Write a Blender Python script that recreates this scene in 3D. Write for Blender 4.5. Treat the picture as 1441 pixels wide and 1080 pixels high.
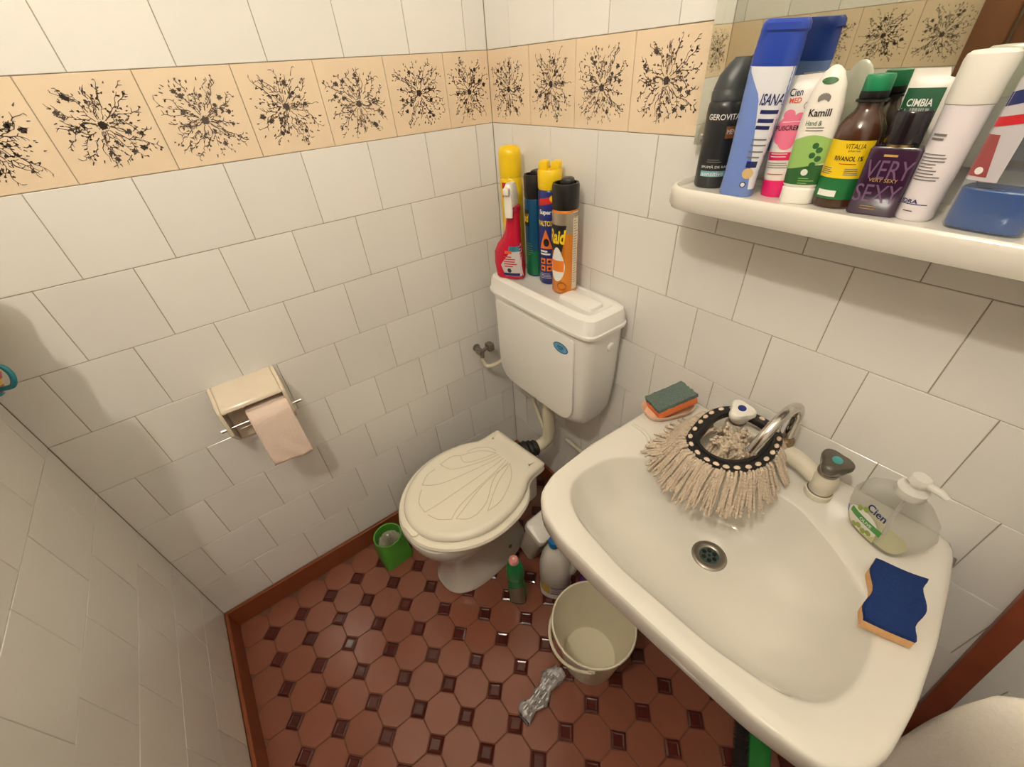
import bpy, bmesh, math, random
from mathutils import Vector, Matrix
for o in list(bpy.data.objects): bpy.data.objects.remove(o)
sc = bpy.context.scene
COL = sc.collection
PI = math.pi
R = math.radians
rnd = random.Random(7)

# ------------------------------------------------------------------ camera
cd = bpy.data.cameras.new('camera'); cam = bpy.data.objects.new('camera', cd); COL.objects.link(cam)
cd.sensor_fit = 'HORIZONTAL'; cd.sensor_width = 36.0
cd.lens = 36.0 * 582.85 / 1441.0
cd.clip_start = 0.01
rx = Vector((0.6043, 0.7943, -0.0624)); ry = Vector((0.4537, -0.4075, -0.7925)); rz = Vector((-0.6549, 0.4506, -0.6066))
mw = Matrix((rx, -ry, -rz)).transposed().to_4x4()
mw.translation = Vector((1.0941, -0.7566, 1.4175))
cam.matrix_world = mw
sc.camera = cam

# ------------------------------------------------------------------ world, exposure
w = bpy.data.worlds.new('world'); sc.world = w; w.use_nodes = True
w.node_tree.nodes['Background'].inputs[0].default_value = (1.0, 0.86, 0.68, 1)
w.node_tree.nodes['Background'].inputs[1].default_value = 0.02
sc.view_settings.view_transform = 'Standard'; sc.view_settings.look = 'None'
sc.view_settings.gamma = 1.0; sc.view_settings.use_curve_mapping = False
sc.view_settings.exposure = 0.03
LAMP_POS = (0.985, -1.125, 2.21); LAMP_STRENGTH = 700.0; LAMP_COLOR = (1.0, 0.925, 0.80)

# ------------------------------------------------------------------ materials
def srgb(r, g, b):
    f = lambda c: (c/12.92 if c <= 0.04045 else ((c+0.055)/1.055)**2.4)
    return (f(r/255), f(g/255), f(b/255), 1)
MATS = {}
def mat(name, col, rough=0.5, metal=0.0, var=0.0, scale=20.0, bump=0.0, bscale=60.0, coat=0.0, objvar=0.0, spec=0.5, alpha=1.0, sub=0.0):
    if name in MATS: return MATS[name]
    m = bpy.data.materials.new(name); m.use_nodes = True; nt = m.node_tree; b = nt.nodes['Principled BSDF']
    b.inputs['Base Color'].default_value = col; b.inputs['Roughness'].default_value = rough; b.inputs['Metallic'].default_value = metal
    b.inputs['Specular IOR Level'].default_value = spec
    b.inputs['Coat Weight'].default_value = coat; b.inputs['Coat Roughness'].default_value = 0.08
    if sub: b.inputs['Subsurface Weight'].default_value = sub; b.inputs['Subsurface Radius'].default_value = (.01, .008, .006)
    tc = nt.nodes.new('ShaderNodeTexCoord')
    if var or objvar:
        n = nt.nodes.new('ShaderNodeTexNoise'); n.inputs['Scale'].default_value = scale; n.inputs['Detail'].default_value = 4
        nt.links.new(tc.outputs['Object'], n.inputs['Vector'])
        mr = nt.nodes.new('ShaderNodeMapRange'); mr.inputs['To Min'].default_value = 1-var; mr.inputs['To Max'].default_value = 1+var
        nt.links.new(n.outputs['Fac'], mr.inputs['Value'])
        oi = nt.nodes.new('ShaderNodeObjectInfo')
        m2 = nt.nodes.new('ShaderNodeMapRange'); m2.inputs['To Min'].default_value = 1-objvar; m2.inputs['To Max'].default_value = 1+objvar
        nt.links.new(oi.outputs['Random'], m2.inputs['Value'])
        mu = nt.nodes.new('ShaderNodeMath'); mu.operation = 'MULTIPLY'
        nt.links.new(mr.outputs[0], mu.inputs[0]); nt.links.new(m2.outputs[0], mu.inputs[1])
        mx = nt.nodes.new('ShaderNodeVectorMath'); mx.operation = 'SCALE'; mx.inputs[0].default_value = col[:3]
        nt.links.new(mu.outputs[0], mx.inputs['Scale']); nt.links.new(mx.outputs[0], b.inputs['Base Color'])
    if bump:
        n2 = nt.nodes.new('ShaderNodeTexNoise'); n2.inputs['Scale'].default_value = bscale; n2.inputs['Detail'].default_value = 3
        nt.links.new(tc.outputs['Object'], n2.inputs['Vector'])
        bp = nt.nodes.new('ShaderNodeBump'); bp.inputs['Strength'].default_value = bump; bp.inputs['Distance'].default_value = 0.002
        nt.links.new(n2.outputs['Fac'], bp.inputs['Height']); nt.links.new(bp.outputs[0], b.inputs['Normal'])
    MATS[name] = m
    return m
def clear(name, col, trans=0.75, rough=0.08):
    """thin clear plastic: mostly see-through, glossier towards the edges"""
    if name in MATS: return MATS[name]
    m = bpy.data.materials.new(name); m.use_nodes = True; nt = m.node_tree; b = nt.nodes['Principled BSDF']
    b.inputs['Base Color'].default_value = col; b.inputs['Roughness'].default_value = rough
    t = nt.nodes.new('ShaderNodeBsdfTransparent'); t.inputs[0].default_value = tuple(0.6+0.4*c for c in col[:3])+(1,)
    lw = nt.nodes.new('ShaderNodeLayerWeight'); lw.inputs[0].default_value = 0.25
    mr = nt.nodes.new('ShaderNodeMapRange'); mr.inputs['To Min'].default_value = 1-trans; mr.inputs['To Max'].default_value = min(1.0, 1.45-trans)
    nt.links.new(lw.outputs['Facing'], mr.inputs['Value'])
    mx = nt.nodes.new('ShaderNodeMixShader'); nt.links.new(mr.outputs[0], mx.inputs[0])
    nt.links.new(t.outputs[0], mx.inputs[1]); nt.links.new(b.outputs[0], mx.inputs[2])
    nt.links.new(mx.outputs[0], nt.nodes['Material Output'].inputs[0])
    MATS[name] = m
    return m
def emit(name, col, s):
    m = bpy.data.materials.new(name); m.use_nodes = True; nt = m.node_tree
    e = nt.nodes.new('ShaderNodeEmission'); e.inputs[0].default_value = (*col, 1); e.inputs[1].default_value = s
    nt.links.new(e.outputs[0], nt.nodes['Material Output'].inputs[0]); return m

TILE = mat('white_tile', srgb(237, 234, 228), .16, var=.015, scale=9, bump=.05, bscale=14, objvar=.035)
BORDER = mat('beige_border_tile', srgb(236, 214, 184), .3, var=.03, scale=25, bump=.04, bscale=30, objvar=.02)
GROUT = mat('grout', srgb(176, 162, 142), .9, var=.18, scale=40)
PRINT = mat('flower_print', srgb(82, 68, 60), .45, var=.35, scale=160)
PLASTER = mat('plaster', srgb(240, 237, 230), .85, var=.02)
OCT = mat('terracotta_octagon', srgb(136, 82, 64), .2, var=.06, scale=35, bump=.10, bscale=22, objvar=.05)
DIA = mat('maroon_square', srgb(80, 30, 24), .14, var=.12, scale=60, bump=.05, bscale=50, objvar=.12)
FGROUT = mat('floor_grout', srgb(112, 70, 52), .9, var=.2, scale=60)
BASE = mat('baseboard_wood', srgb(132, 68, 36), .45, var=.18, scale=50, bump=.2, bscale=120)
PORC = mat('porcelain', srgb(225, 220, 209), .1, var=.012, scale=8, coat=.3)
PORC2 = mat('porcelain_cistern', srgb(240, 238, 232), .22, var=.01, scale=8)
SEATM = mat('seat_plastic', srgb(249, 241, 222), .24, var=.01, scale=8)
GROOVE = mat('seat_groove', srgb(214, 200, 172), .4)
CHROME = mat('chrome', (.62, .60, .57, 1), .14, 1.0, var=.1, scale=60)
DULL = mat('tarnished_metal', (.30, .27, .23, 1), .38, .85, var=.3, scale=70)
STEEL = mat('steel_rod', (.75, .73, .70, 1), .22, 1.0)
BLACK = mat('black_plastic', srgb(24, 22, 22), .35)
RUBBER = mat('black_rubber', srgb(22, 20, 18), .55)
WHITEP = mat('white_plastic', srgb(236, 232, 222), .32, var=.01)
CREAMP = mat('cream_plastic', srgb(226, 214, 184), .4, var=.02)
WOOD = mat('red_brown_wood', srgb(132, 66, 42), .4, var=.25, scale=30, bump=.15, bscale=80)
DOORW = mat('door_wood', srgb(112, 68, 36), .4, var=.2, scale=14, bump=.1, bscale=60)
PAPER = mat('toilet_paper', srgb(240, 216, 200), .95, var=.03, scale=60, bump=.5, bscale=140)
YARN = mat('mop_yarn', srgb(208, 190, 168), .95, var=.18, scale=90, bump=.25, bscale=700)
TOWEL = mat('terry_towel', srgb(250, 244, 232), 1.0, var=.04, scale=200, bump=.6, bscale=300, spec=.1)
MIRROR = mat('mirror_glass', (.74, .77, .70, 1), .015, 1.0)
GREENP = mat('green_plastic', srgb(66, 150, 46), .35)

# ------------------------------------------------------------------ mesh helpers
def mesh(name, verts, faces, m, parent=None, loc=None, rot=None, angle=38, flip=False):
    me = bpy.data.meshes.new(name)
    me.from_pydata([tuple(v) for v in verts], [], [tuple(reversed(f)) if flip else tuple(f) for f in faces])
    me.update()
    return link(name, me, m, parent, loc, rot, angle)
def link(name, me, m, parent=None, loc=None, rot=None, angle=38):
    if m and not me.materials: me.materials.append(m)
    if angle is not None:
        me.polygons.foreach_set('use_smooth', [True]*len(me.polygons))
        me.set_sharp_from_angle(angle=R(angle))
    o = bpy.data.objects.new(name, me); COL.objects.link(o)
    if parent: o.parent = parent
    if loc: o.location = loc
    if rot: o.rotation_euler = rot
    return o
def fixn(me):
    bm = bmesh.new(); bm.from_mesh(me); bmesh.ops.recalc_face_normals(bm, faces=bm.faces); bm.to_mesh(me); bm.free()
def tag(o, label, cat, group=None, kind=None):
    o['label'] = label; o['category'] = cat
    if group: o['group'] = group
    if kind: o['kind'] = kind
    return o
def thing(name, label, cat, loc=(0, 0, 0), rz=0.0, group=None, rot=None):
    o = bpy.data.objects.new(name, None); COL.objects.link(o); o.empty_display_size = .02
    o.location = loc; o.rotation_euler = rot or (0, 0, rz)
    return tag(o, label, cat, group)
def box(name, lo, hi, m, parent=None, bev=0.0, seg=2, loc=None, rot=None, angle=38):
    bm = bmesh.new(); bmesh.ops.create_cube(bm, size=1)
    for v in bm.verts:
        v.co = Vector([lo[i] + (v.co[i]+.5)*(hi[i]-lo[i]) for i in range(3)])
    if bev: bmesh.ops.bevel(bm, geom=list(bm.edges), offset=bev, segments=seg, affect='EDGES', profile=.5)
    me = bpy.data.meshes.new(name); bm.to_mesh(me); bm.free()
    return link(name, me, m, parent, loc, rot, angle)
def rings_mesh(rings, cap0=True, cap1=True, closed=True):
    n = len(rings[0]); v = [p for r in rings for p in r]; f = []
    for i in range(len(rings)-1):
        for j in range(n if closed else n-1):
            k = (j+1) % n
            f.append((i*n+j, i*n+k, (i+1)*n+k, (i+1)*n+j))
    if cap0: f.append(tuple(reversed(range(n))))
    if cap1: f.append(tuple((len(rings)-1)*n+j for j in range(n)))
    return v, f
def lathe(name, prof, m, parent=None, seg=40, loc=None, rot=None, cap0=True, cap1=True, angle=38):
    rings = [[(r*math.cos(2*PI*j/seg), r*math.sin(2*PI*j/seg), z) for j in range(seg)] for r, z in prof]
    v, f = rings_mesh(rings, cap0, cap1)
    o = mesh(name, v, f, m, parent, loc, rot, angle); fixn(o.data) if (cap0 and cap1) else None
    return o
def tube_geo(path, rad, seg=12, caps=True):
    P = [Vector(p) for p in path]; rings = []
    up = None
    for i, p in enumerate(P):
        t = (P[min(i+1, len(P)-1)] - P[max(i-1, 0)]).normalized()
        if up is None:
            up = Vector((0, 0, 1)) if abs(t.z) < .9 else Vector((1, 0, 0))
        a = (up - t*up.dot(t)).normalized(); b = t.cross(a); up = a
        r = rad[i] if isinstance(rad, (list, tuple)) else rad
        rings.append([tuple(p + a*(r*math.cos(2*PI*j/seg)) + b*(r*math.sin(2*PI*j/seg))) for j in range(seg)])
    return rings_mesh(rings, caps, caps)
def tube(name, path, rad, m, parent=None, seg=12, loc=None, rot=None):
    v, f = tube_geo(path, rad, seg)
    o = mesh(name, v, f, m, parent, loc, rot); fixn(o.data); return o
def smooth_path(pts, n=8, closed=False):
    P = [Vector(p) for p in pts]; out = []; L = len(P)
    for i in range(L if closed else L-1):
        g = (lambda k: P[k % L]) if closed else (lambda k: P[min(max(k, 0), L-1)])
        p0, p1, p2, p3 = g(i-1), g(i), g(i+1), g(i+2)
        for s in range(n):
            t = s/n
            out.append(.5*((2*p1)+(-p0+p2)*t+(2*p0-5*p1+4*p2-p3)*t*t+(-p0+3*p1-3*p2+p3)*t**3))
    if not closed: out.append(P[-1])
    return out
def sgnpow(x, e): return math.copysign(abs(x)**e, x)
class Loft:
    """stack of superellipse rings (z, a, b, n[, cx, cy]); the front faces -y; labels and lettering are laid on its surface"""
    def __init__(s, prof, round_=False, seg=44): s.p = prof; s.round = round_; s.seg = seg
    def at(s, z):
        p = s.p
        if z <= p[0][0]: q = p[0]
        elif z >= p[-1][0]: q = p[-1]
        else:
            for i in range(len(p)-1):
                if p[i][0] <= z <= p[i+1][0] and p[i+1][0] > p[i][0]:
                    t = (z-p[i][0])/(p[i+1][0]-p[i][0])
                    A = list(p[i])+[0]*(6-len(p[i])); B = list(p[i+1])+[0]*(6-len(p[i+1]))
                    q = [A[k]+(B[k]-A[k])*t for k in range(6)]; break
        return list(q)+[0]*(6-len(q))
    def ring(s, q):
        q = list(q)+[0]*(6-len(q)); z, a, b, n, cx, cy = q
        return [(cx+a*sgnpow(math.cos(2*PI*j/s.seg), 2/n), cy+b*sgnpow(math.sin(2*PI*j/s.seg), 2/n), z) for j in range(s.seg)]
    def build(s, name, m, parent=None, cap0=True, cap1=True, angle=38, **k):
        v, f = rings_mesh([s.ring(q) for q in s.p], cap0, cap1)
        return mesh(name, v, f, m, parent, angle=angle, **k)
    def surf(s, u, z, eps):
        _, a, b, n, cx, cy = s.at(z)
        if s.round:
            t = u/a; return (cx+(a+eps)*math.sin(t), cy-(b+eps)*math.cos(t), z)
        x = max(-a*.999, min(a*.999, u)); y = -b*(max(0, 1-abs(x/a)**n))**(1/n)
        return (cx+x, cy+y-eps, z)
    def patch(s, name, m, parent, u0, u1, z0, z1, eps=.0004, nu=14, nz=8, shape=None):
        """shape(u01, z01) -> (u01', z01') warps the unit square, e.g. into a disc or a wave"""
        v = []; f = []
        for j in range(nz+1):
            for i in range(nu+1):
                a, b = i/nu, j/nz
                if shape: a, b = shape(a, b)
                v.append(s.surf(u0+(u1-u0)*a, z0+(z1-z0)*b, eps))
        for j in range(nz):
            for i in range(nu):
                f.append((j*(nu+1)+i, j*(nu+1)+i+1, (j+1)*(nu+1)+i+1, (j+1)*(nu+1)+i))
        return mesh(name, v, f, m, parent, angle=60)
    def text(s, body, m, parent, u, z, width=None, height=.008, eps=.0008, rot=0, shear=0.0, name='lettering', bold=0.0):
        vs, fs = text_geo(body, height, width, shear, bold)
        c, sn = math.cos(rot), math.sin(rot)
        v = [s.surf(u+x*c-y*sn, z+x*sn+y*c, eps) for x, y in vs]
        return mesh(name, v, fs, m, parent, angle=None)
def disc(a, b):
    x, y = 2*a-1, 2*b-1
    return (.5+.5*x*math.sqrt(max(0, 1-y*y/2)), .5+.5*y*math.sqrt(max(0, 1-x*x/2)))
def text_geo(body, height, width=None, shear=0.0, bold=0.0):
    cu = bpy.data.curves.new('t', 'FONT'); cu.body = body; cu.align_x = 'CENTER'; cu.align_y = 'CENTER'; cu.size = 1; cu.offset = bold; cu.resolution_u = 3; cu.shear = shear
    o = bpy.data.objects.new('t', cu); COL.objects.link(o)
    dg = bpy.context.evaluated_depsgraph_get(); me = bpy.data.meshes.new_from_object(o.evaluated_get(dg))
    vs = [(v.co.x, v.co.y) for v in me.vertices]; fs = [tuple(p.vertices) for p in me.polygons]
    bpy.data.objects.remove(o); bpy.data.curves.remove(cu); bpy.data.meshes.remove(me)
    if not vs: return [], []
    x0, x1 = min(v[0] for v in vs), max(v[0] for v in vs); y0, y1 = min(v[1] for v in vs), max(v[1] for v in vs)
    sy = height/(y1-y0); sx = (width/(x1-x0)) if width else sy
    vs = [((x-(x0+x1)/2)*sx, (y-(y0+y1)/2)*sy) for x, y in vs]
    return vs, fs

# ------------------------------------------------------------------ room shell
T = 0.152; TS = 0.1506; D = 1.193; XE = 1.52; ZC = 2.45; ZT = 1.30 + 5*T
def struct(name, lo, hi, m, label, cat):
    return tag(box(name, lo, hi, m, angle=None), label, cat, kind='structure')
G0 = .0022       # grout lies this far behind the tile faces
wall_left = struct('wall_left', (-.12, -D-.12, 0), (-G0, .12, ZC), GROUT, 'white square-tiled wall with the toilet roll holder', 'wall')
wall_right = struct('wall_right', (-.12, G0, 0), (XE+.12, .12, ZC), GROUT, 'white square-tiled wall behind the cistern, mirror and washbasin', 'wall')
wall_front = struct('wall_front', (-.12, -D-.12, 0), (XE+.12, -D-G0, ZC), GROUT, 'white tiled wall at the lower left edge, facing the washbasin', 'wall')
wall_end = struct('wall_end', (XE, -D-.12, 0), (XE+.12, .12, ZC), PLASTER, 'plain wall on the towel side of the washbasin', 'wall')
struct('ceiling', (-.12, -D-.12, ZC), (XE+.12, .12, ZC+.1), PLASTER, 'plain white bathroom ceiling', 'ceiling')
floor = struct('floor', (-.12, -D-.12, -.1), (XE+.12, .12, -.0025), FGROUT, 'terracotta octagon tile floor with small dark maroon squares', 'floor')

_cache = {}
def tile_mesh(wd, ht, m):
    key = (round(wd, 4), round(ht, 4), m.name)
    if key in _cache: return _cache[key]
    c = .0006; t = .007
    a, b = wd/2, ht/2
    v = [(-a, -b, -t), (a, -b, -t), (a, b, -t), (-a, b, -t), (-a, -b, -c), (a, -b, -c), (a, b, -c), (-a, b, -c),
         (-a+c, -b+c, 0), (a-c, -b+c, 0), (a-c, b-c, 0), (-a+c, b-c, 0)]
    f = [(8, 9, 10, 11)]
    for i in range(4):
        j = (i+1) % 4
        f += [(i, j, 4+j, 4+i), (4+i, 4+j, 8+j, 8+i)]
    me = bpy.data.meshes.new('tile'); me.from_pydata(v, [], f); me.materials.append(m); me.update()
    _cache[key] = me; return me
ROTS = {'L': Matrix(((0, 0, 1), (1, 0, 0), (0, 1, 0))), 'R': Matrix(((1, 0, 0), (0, 0, -1), (0, 1, 0))), 'N': Matrix(((-1, 0, 0), (0, 0, 1), (0, 1, 0)))}
def put_tile(wall, parent, s0, s1, z0, z1, m, name='tile'):
    g = (T-TS)/2
    s0 += g; s1 -= g; z0 += g; z1 -= g
    if s1-s0 < .004 or z1-z0 < .004: return None
    o = bpy.data.objects.new(name, tile_mesh(s1-s0, z1-z0, m)); COL.objects.link(o); o.parent = parent
    sc_, zc = (s0+s1)/2, (z0+z1)/2
    pos = {'L': (0, -sc_, zc), 'R': (sc_, 0, zc), 'N': (sc_, -D, zc)}[wall]
    tl = Matrix.Rotation(rnd.uniform(-.0028, .0028), 3, 'X') @ Matrix.Rotation(rnd.uniform(-.0028, .0028), 3, 'Y')
    mm = (ROTS[wall] @ tl).to_4x4(); mm.translation = Vector(pos)
    n = ROTS[wall] @ Vector((0, 0, 1)); mm.translation += n*rnd.uniform(-.0005, .0002)
    o.matrix_world = mm
    return o
# flower print: twigs, leaves and berries radiating from one big berry
def flower_geo(seed):
    r = random.Random(seed); v = []; f = []
    def stroke(pts, w):
        b = len(v)
        for i, p in enumerate(pts):
            q0 = pts[max(i-1, 0)]; q1 = pts[min(i+1, len(pts)-1)]
            dx, dy = q1[0]-q0[0], q1[1]-q0[1]; l = math.hypot(dx, dy) or 1; nx, ny = -dy/l, dx/l
            ww = w*(1-.6*i/(len(pts)-1))
            v.append((p[0]+nx*ww, p[1]+ny*ww, 0)); v.append((p[0]-nx*ww, p[1]-ny*ww, 0))
        for i in range(len(pts)-1): f.append((b+2*i, b+2*i+1, b+2*i+3, b+2*i+2))
    def berry(x, y, rad):
        b = len(v); m_ = 11; ph = r.uniform(0, 6)
        for k in range(m_):
            q = rad*(.72+.12*math.sin(k*2.9+ph)); v.append((x+q*math.cos(2*PI*k/m_), y+q*math.sin(2*PI*k/m_), 0))
        f.append(tuple(range(b, b+m_)))
        for _ in range(max(7, int(rad*rad*7e5))):
            a = r.uniform(0, 2*PI); d = rad*math.sqrt(r.random()); s = r.uniform(.0006, .0011)
            b = len(v); cx, cy = x+d*math.cos(a), y+d*math.sin(a)
            for k in range(5): v.append((cx+s*math.cos(k*1.2566+a), cy+s*math.sin(k*1.2566+a), 0))
            f.append(tuple(range(b, b+5)))
    def lim(x): return max(-.066, min(.066, x))
    berry(0, -.004, .0088); berry(.001, -.003, .006)
    for _ in range(13):
        a = r.uniform(0, 2*PI); d = r.uniform(.022, .056)
        berry(lim(d*1.05*math.cos(a)), lim(d*math.sin(a)), r.uniform(.0034, .0056))
    N = 30
    for k in range(N):
        a = 2*PI*k/N + r.uniform(-.1, .1)
        diag = abs(math.sin(2*a)); Lg = .030+.044*diag*r.uniform(.6, 1.0)+r.uniform(0, .008)
        st0 = r.choice((.009, .010, .016, .022)); x, y = st0*math.cos(a), -.004+st0*math.sin(a); pts = [(x, y)]; n = 11; h = a; Lg -= st0*.6
        for i in range(n):
            h += r.uniform(-.62, .62)*(1 if i > 0 else .3) + .25*(a-h)
            x += Lg/n*math.cos(h); y += Lg/n*math.sin(h); x, y = lim(x), lim(y); pts.append((x, y))
            if r.random() < .6:
                hh = h+r.choice((-1, 1))*r.uniform(.5, 1.2); l = r.uniform(.0035, .008)
                stroke([(x, y), (x+.5*l*math.cos(hh), y+.5*l*math.sin(hh)), (lim(x+l*math.cos(hh*1.03)), lim(y+l*math.sin(hh*1.03)))], .0007)
                if r.random() < .3: berry(lim(x+l*math.cos(hh)), lim(y+l*math.sin(hh)), .0017)
        cut = r.randrange(3, 9)
        stroke(pts[:cut+1], .0007)
        if n-cut > 2: stroke(pts[cut+1:], .0007)
    for _ in range(80):
        a = r.uniform(0, 2*PI); d = r.uniform(.018, .064); x, y = d*math.cos(a)*1.1, d*math.sin(a)*1.1
        if abs(x) > .062 or abs(y) > .062: continue
        h = a+r.uniform(-.6, .6); l = r.uniform(.003, .006)
        stroke([(x, y), (x+l*math.cos(h), y+l*math.sin(h))], .0011)
    return v, f
FLOWERS = []
for s in (3, 11, 23):
    v, f = flower_geo(s); me = bpy.data.meshes.new('flower_print'); me.from_pydata(v, [], f); me.materials.append(PRINT); me.update(); FLOWERS.append(me)
def tile_wall(wall, parent, length, ph_even, ph_odd, ph_border, ph_above, zbot=.084):
    def row(z0, z1, ph, m, flowers=False):
        joints = [0.0] + [j for j in [(ph+k)*T for k in range(-1, 12)] if .012 < j < length-.012] + [length]
        for i in range(len(joints)-1):
            t = put_tile(wall, parent, joints[i], joints[i+1], z0, z1, m, 'border_tile' if flowers else 'tile')
            if t and flowers and joints[i+1]-joints[i] > .12:
                p = bpy.data.objects.new('flower_print', FLOWERS[(i*2+(1 if wall == 'R' else 0)) % 3]); COL.objects.link(p); p.parent = t
                p.location = (0, 0, .0004); p.rotation_euler = (0, 0, (i % 2)*PI)
                if joints[i+1]-joints[i] < .14: p.scale = (.9, 1, 1)
    for r in range(1, 9):
        row(max(zbot, 1.30-r*T), 1.30-(r-1)*T, ph_odd if r % 2 else ph_even, TILE)
    row(1.30, 1.30+T*1.015, ph_border, BORDER, True)
    z = 1.30+T*1.015
    for r in range(4): row(z+r*T, z+(r+1)*T, ph_above if r % 2 == 0 else ph_above+.5, TILE)
tile_wall('L', wall_left, D, .855, .365, .852, .40)
tile_wall('R', wall_right, XE, .045, .56, 1.073, .63)
tile_wall('N', wall_front, .70, .73, .26, .73, .26)
# plaster above the tiling
for nm, lo, hi, par in (('plaster_band', (-.02, -D, ZT), (0.0, 0, ZC), wall_left), ('plaster_band', (0, 0.0, ZT), (XE, .02, ZC), wall_right), ('plaster_band', (0, -D-.02, ZT), (XE, -D, ZC), wall_front)):
    box(nm, lo, hi, PLASTER, par, angle=None)

# floor tiles
PX = .0968
def prism(n, rad, rot, m, nm, dome=0.0):
    v = []; f = []
    for z, s in ((-.006, 1), (-.0012, 1), (0, 1-.0012/rad)):
        v += [(rad*s*math.cos(rot+2*PI*k/n), rad*s*math.sin(rot+2*PI*k/n), z) for k in range(n)]
    nr = 3
    if dome:
        v += [(rad*.72*math.cos(rot+2*PI*k/n), rad*.72*math.sin(rot+2*PI*k/n), dome) for k in range(n)]
        v += [(rad*.55*math.cos(rot+2*PI*k/n), rad*.55*math.sin(rot+2*PI*k/n), dome*.45) for k in range(n)]; nr = 5
    for r in range(nr-1):
        for k in range(n): f.append((r*n+k, r*n+(k+1) % n, (r+1)*n+(k+1) % n, (r+1)*n+k))
    f.append(tuple((nr-1)*n+k for k in range(n)))
    me = bpy.data.meshes.new(nm); me.from_pydata(v, [], f); me.materials.append(m); me.update(); return me
s_ = PX*(math.sqrt(2)-1)                              # octagon side
OM = prism(8, (PX-.0022)/2/math.cos(PI/8), PI/8, OCT, 'octagon_tile')
DM = prism(4, (s_-.0020)/math.sqrt(2), 0, DIA, 'square_tile', .0020)
i0 = 0
for i in range(15):
    for j in range(13):
        x = .0565+i*PX; y = -.0881-j*.0966
        if x < XE-.03 and y > -D+.02:
            o = bpy.data.objects.new('octagon_tile', OM); COL.objects.link(o); o.parent = floor; o.location = (x, y, rnd.uniform(-.0006, 0)); o.rotation_euler = (rnd.uniform(-.004, .004), rnd.uniform(-.004, .004), 0)
        x += PX/2; y += .0483
        if x < XE-.02 and y > -D+.015:
            o = bpy.data.objects.new('square_tile', DM); COL.objects.link(o); o.parent = floor; o.location = (x, y, rnd.uniform(-.0006, 0)); o.rotation_euler = (rnd.uniform(-.01, .01), rnd.uniform(-.01, .01), rnd.uniform(-.03, .03))
# baseboards
for nm, lo, hi, lab in (('baseboard_left', (0, -D, 0), (.011, 0, .084), 'red-brown baseboard under the toilet roll wall'),
                        ('baseboard_right', (.011, -.011, 0), (XE, 0, .084), 'red-brown baseboard behind the toilet and washbasin'),
                        ('baseboard_front', (.011, -D, 0), (.70, -D+.011, .084), 'red-brown baseboard along the lower left wall')):
    tag(box(nm, lo, hi, BASE, bev=.002, seg=1), lab, 'baseboard', kind='structure')

# door with its frame (seen in the mirror)
dr = thing('door_1', 'brown wooden door and frame reflected in the mirror', 'door', (.70, -D, 0)); dr['kind'] = 'structure'
box('door_jamb', (0, -.02, 0), (.075, .03, 2.03), DOORW, dr, .004)
box('door_jamb', (.665, -.02, 0), (.735, .03, 2.03), DOORW, dr, .004)
box('door_head', (.075, -.02, 1.96), (.665, .03, 2.03), DOORW, dr, .004)
leaf = box('door_leaf', (.083, -.02, .01), (.657, .012, 1.952), DOORW, dr, .003)
box('door_panel', (.17, .008, 1.05), (.57, .018, 1.80), DOORW, leaf, .006)
box('door_panel', (.17, .008, .18), (.57, .018, .90), DOORW, leaf, .006)
tube('door_handle', [(.60, .010, 1.0), (.60, .05, 1.0), (.58, .055, 1.0), (.50, .055, 1.0)], .008, CHROME, leaf)

# lamp above the door: the room's only light
lp = thing('wall_lamp', 'round glass globe lamp on the wall above the door', 'lamp', (LAMP_POS[0], -D, LAMP_POS[2]))
lathe('lamp_base', [(.045, 0), (.045, .008), (.03, .02), (.02, .022)], WHITEP, lp, rot=(-PI/2, 0, 0))
gr_ = .030; dy = LAMP_POS[1]+D
lathe('globe', [(max(.0005, gr_*math.sin(PI*k/16)), -gr_*math.cos(PI*k/16)) for k in range(17)], emit('lamp_glow', LAMP_COLOR, LAMP_STRENGTH), lp, loc=(0, dy, 0))

# ------------------------------------------------------------------ helpers for outlines
def extrude_poly(name, pts, z0, z1, m, parent=None, bev=0.0, loc=None, rot=None, seg=2, angle=38):
    bm = bmesh.new(); vs = [bm.verts.new((p[0], p[1], z0)) for p in pts]; fc = bm.faces.new(vs)
    r = bmesh.ops.extrude_face_region(bm, geom=[fc]); nv = [g for g in r['geom'] if isinstance(g, bmesh.types.BMVert)]
    for v in nv: v.co.z = z1
    bmesh.ops.recalc_face_normals(bm, faces=bm.faces)
    if bev:
        es = [e for e in bm.edges if abs(e.verts[0].co.z-z1) < 1e-6 and abs(e.verts[1].co.z-z1) < 1e-6]
        bmesh.ops.bevel(bm, geom=es, offset=bev, segments=seg, affect='EDGES', profile=.5)
    me = bpy.data.meshes.new(name); bm.to_mesh(me); bm.free()
    return link(name, me, m, parent, loc, rot, angle)
def rrect(x0, y0, x1, y1, r, n=6):
    rs = r if isinstance(r, (list, tuple)) else [r]*4
    out = []
    for (cx, cy, a, q) in ((x1-rs[0], y0+rs[0], -PI/2, rs[0]), (x1-rs[1], y1-rs[1], 0, rs[1]), (x0+rs[2], y1-rs[2], PI/2, rs[2]), (x0+rs[3], y0+rs[3], PI, rs[3])):
        for k in range(n+1):
            t = a+PI/2*k/n; out.append((cx+q*math.cos(t), cy+q*math.sin(t)))
    return out

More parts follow.
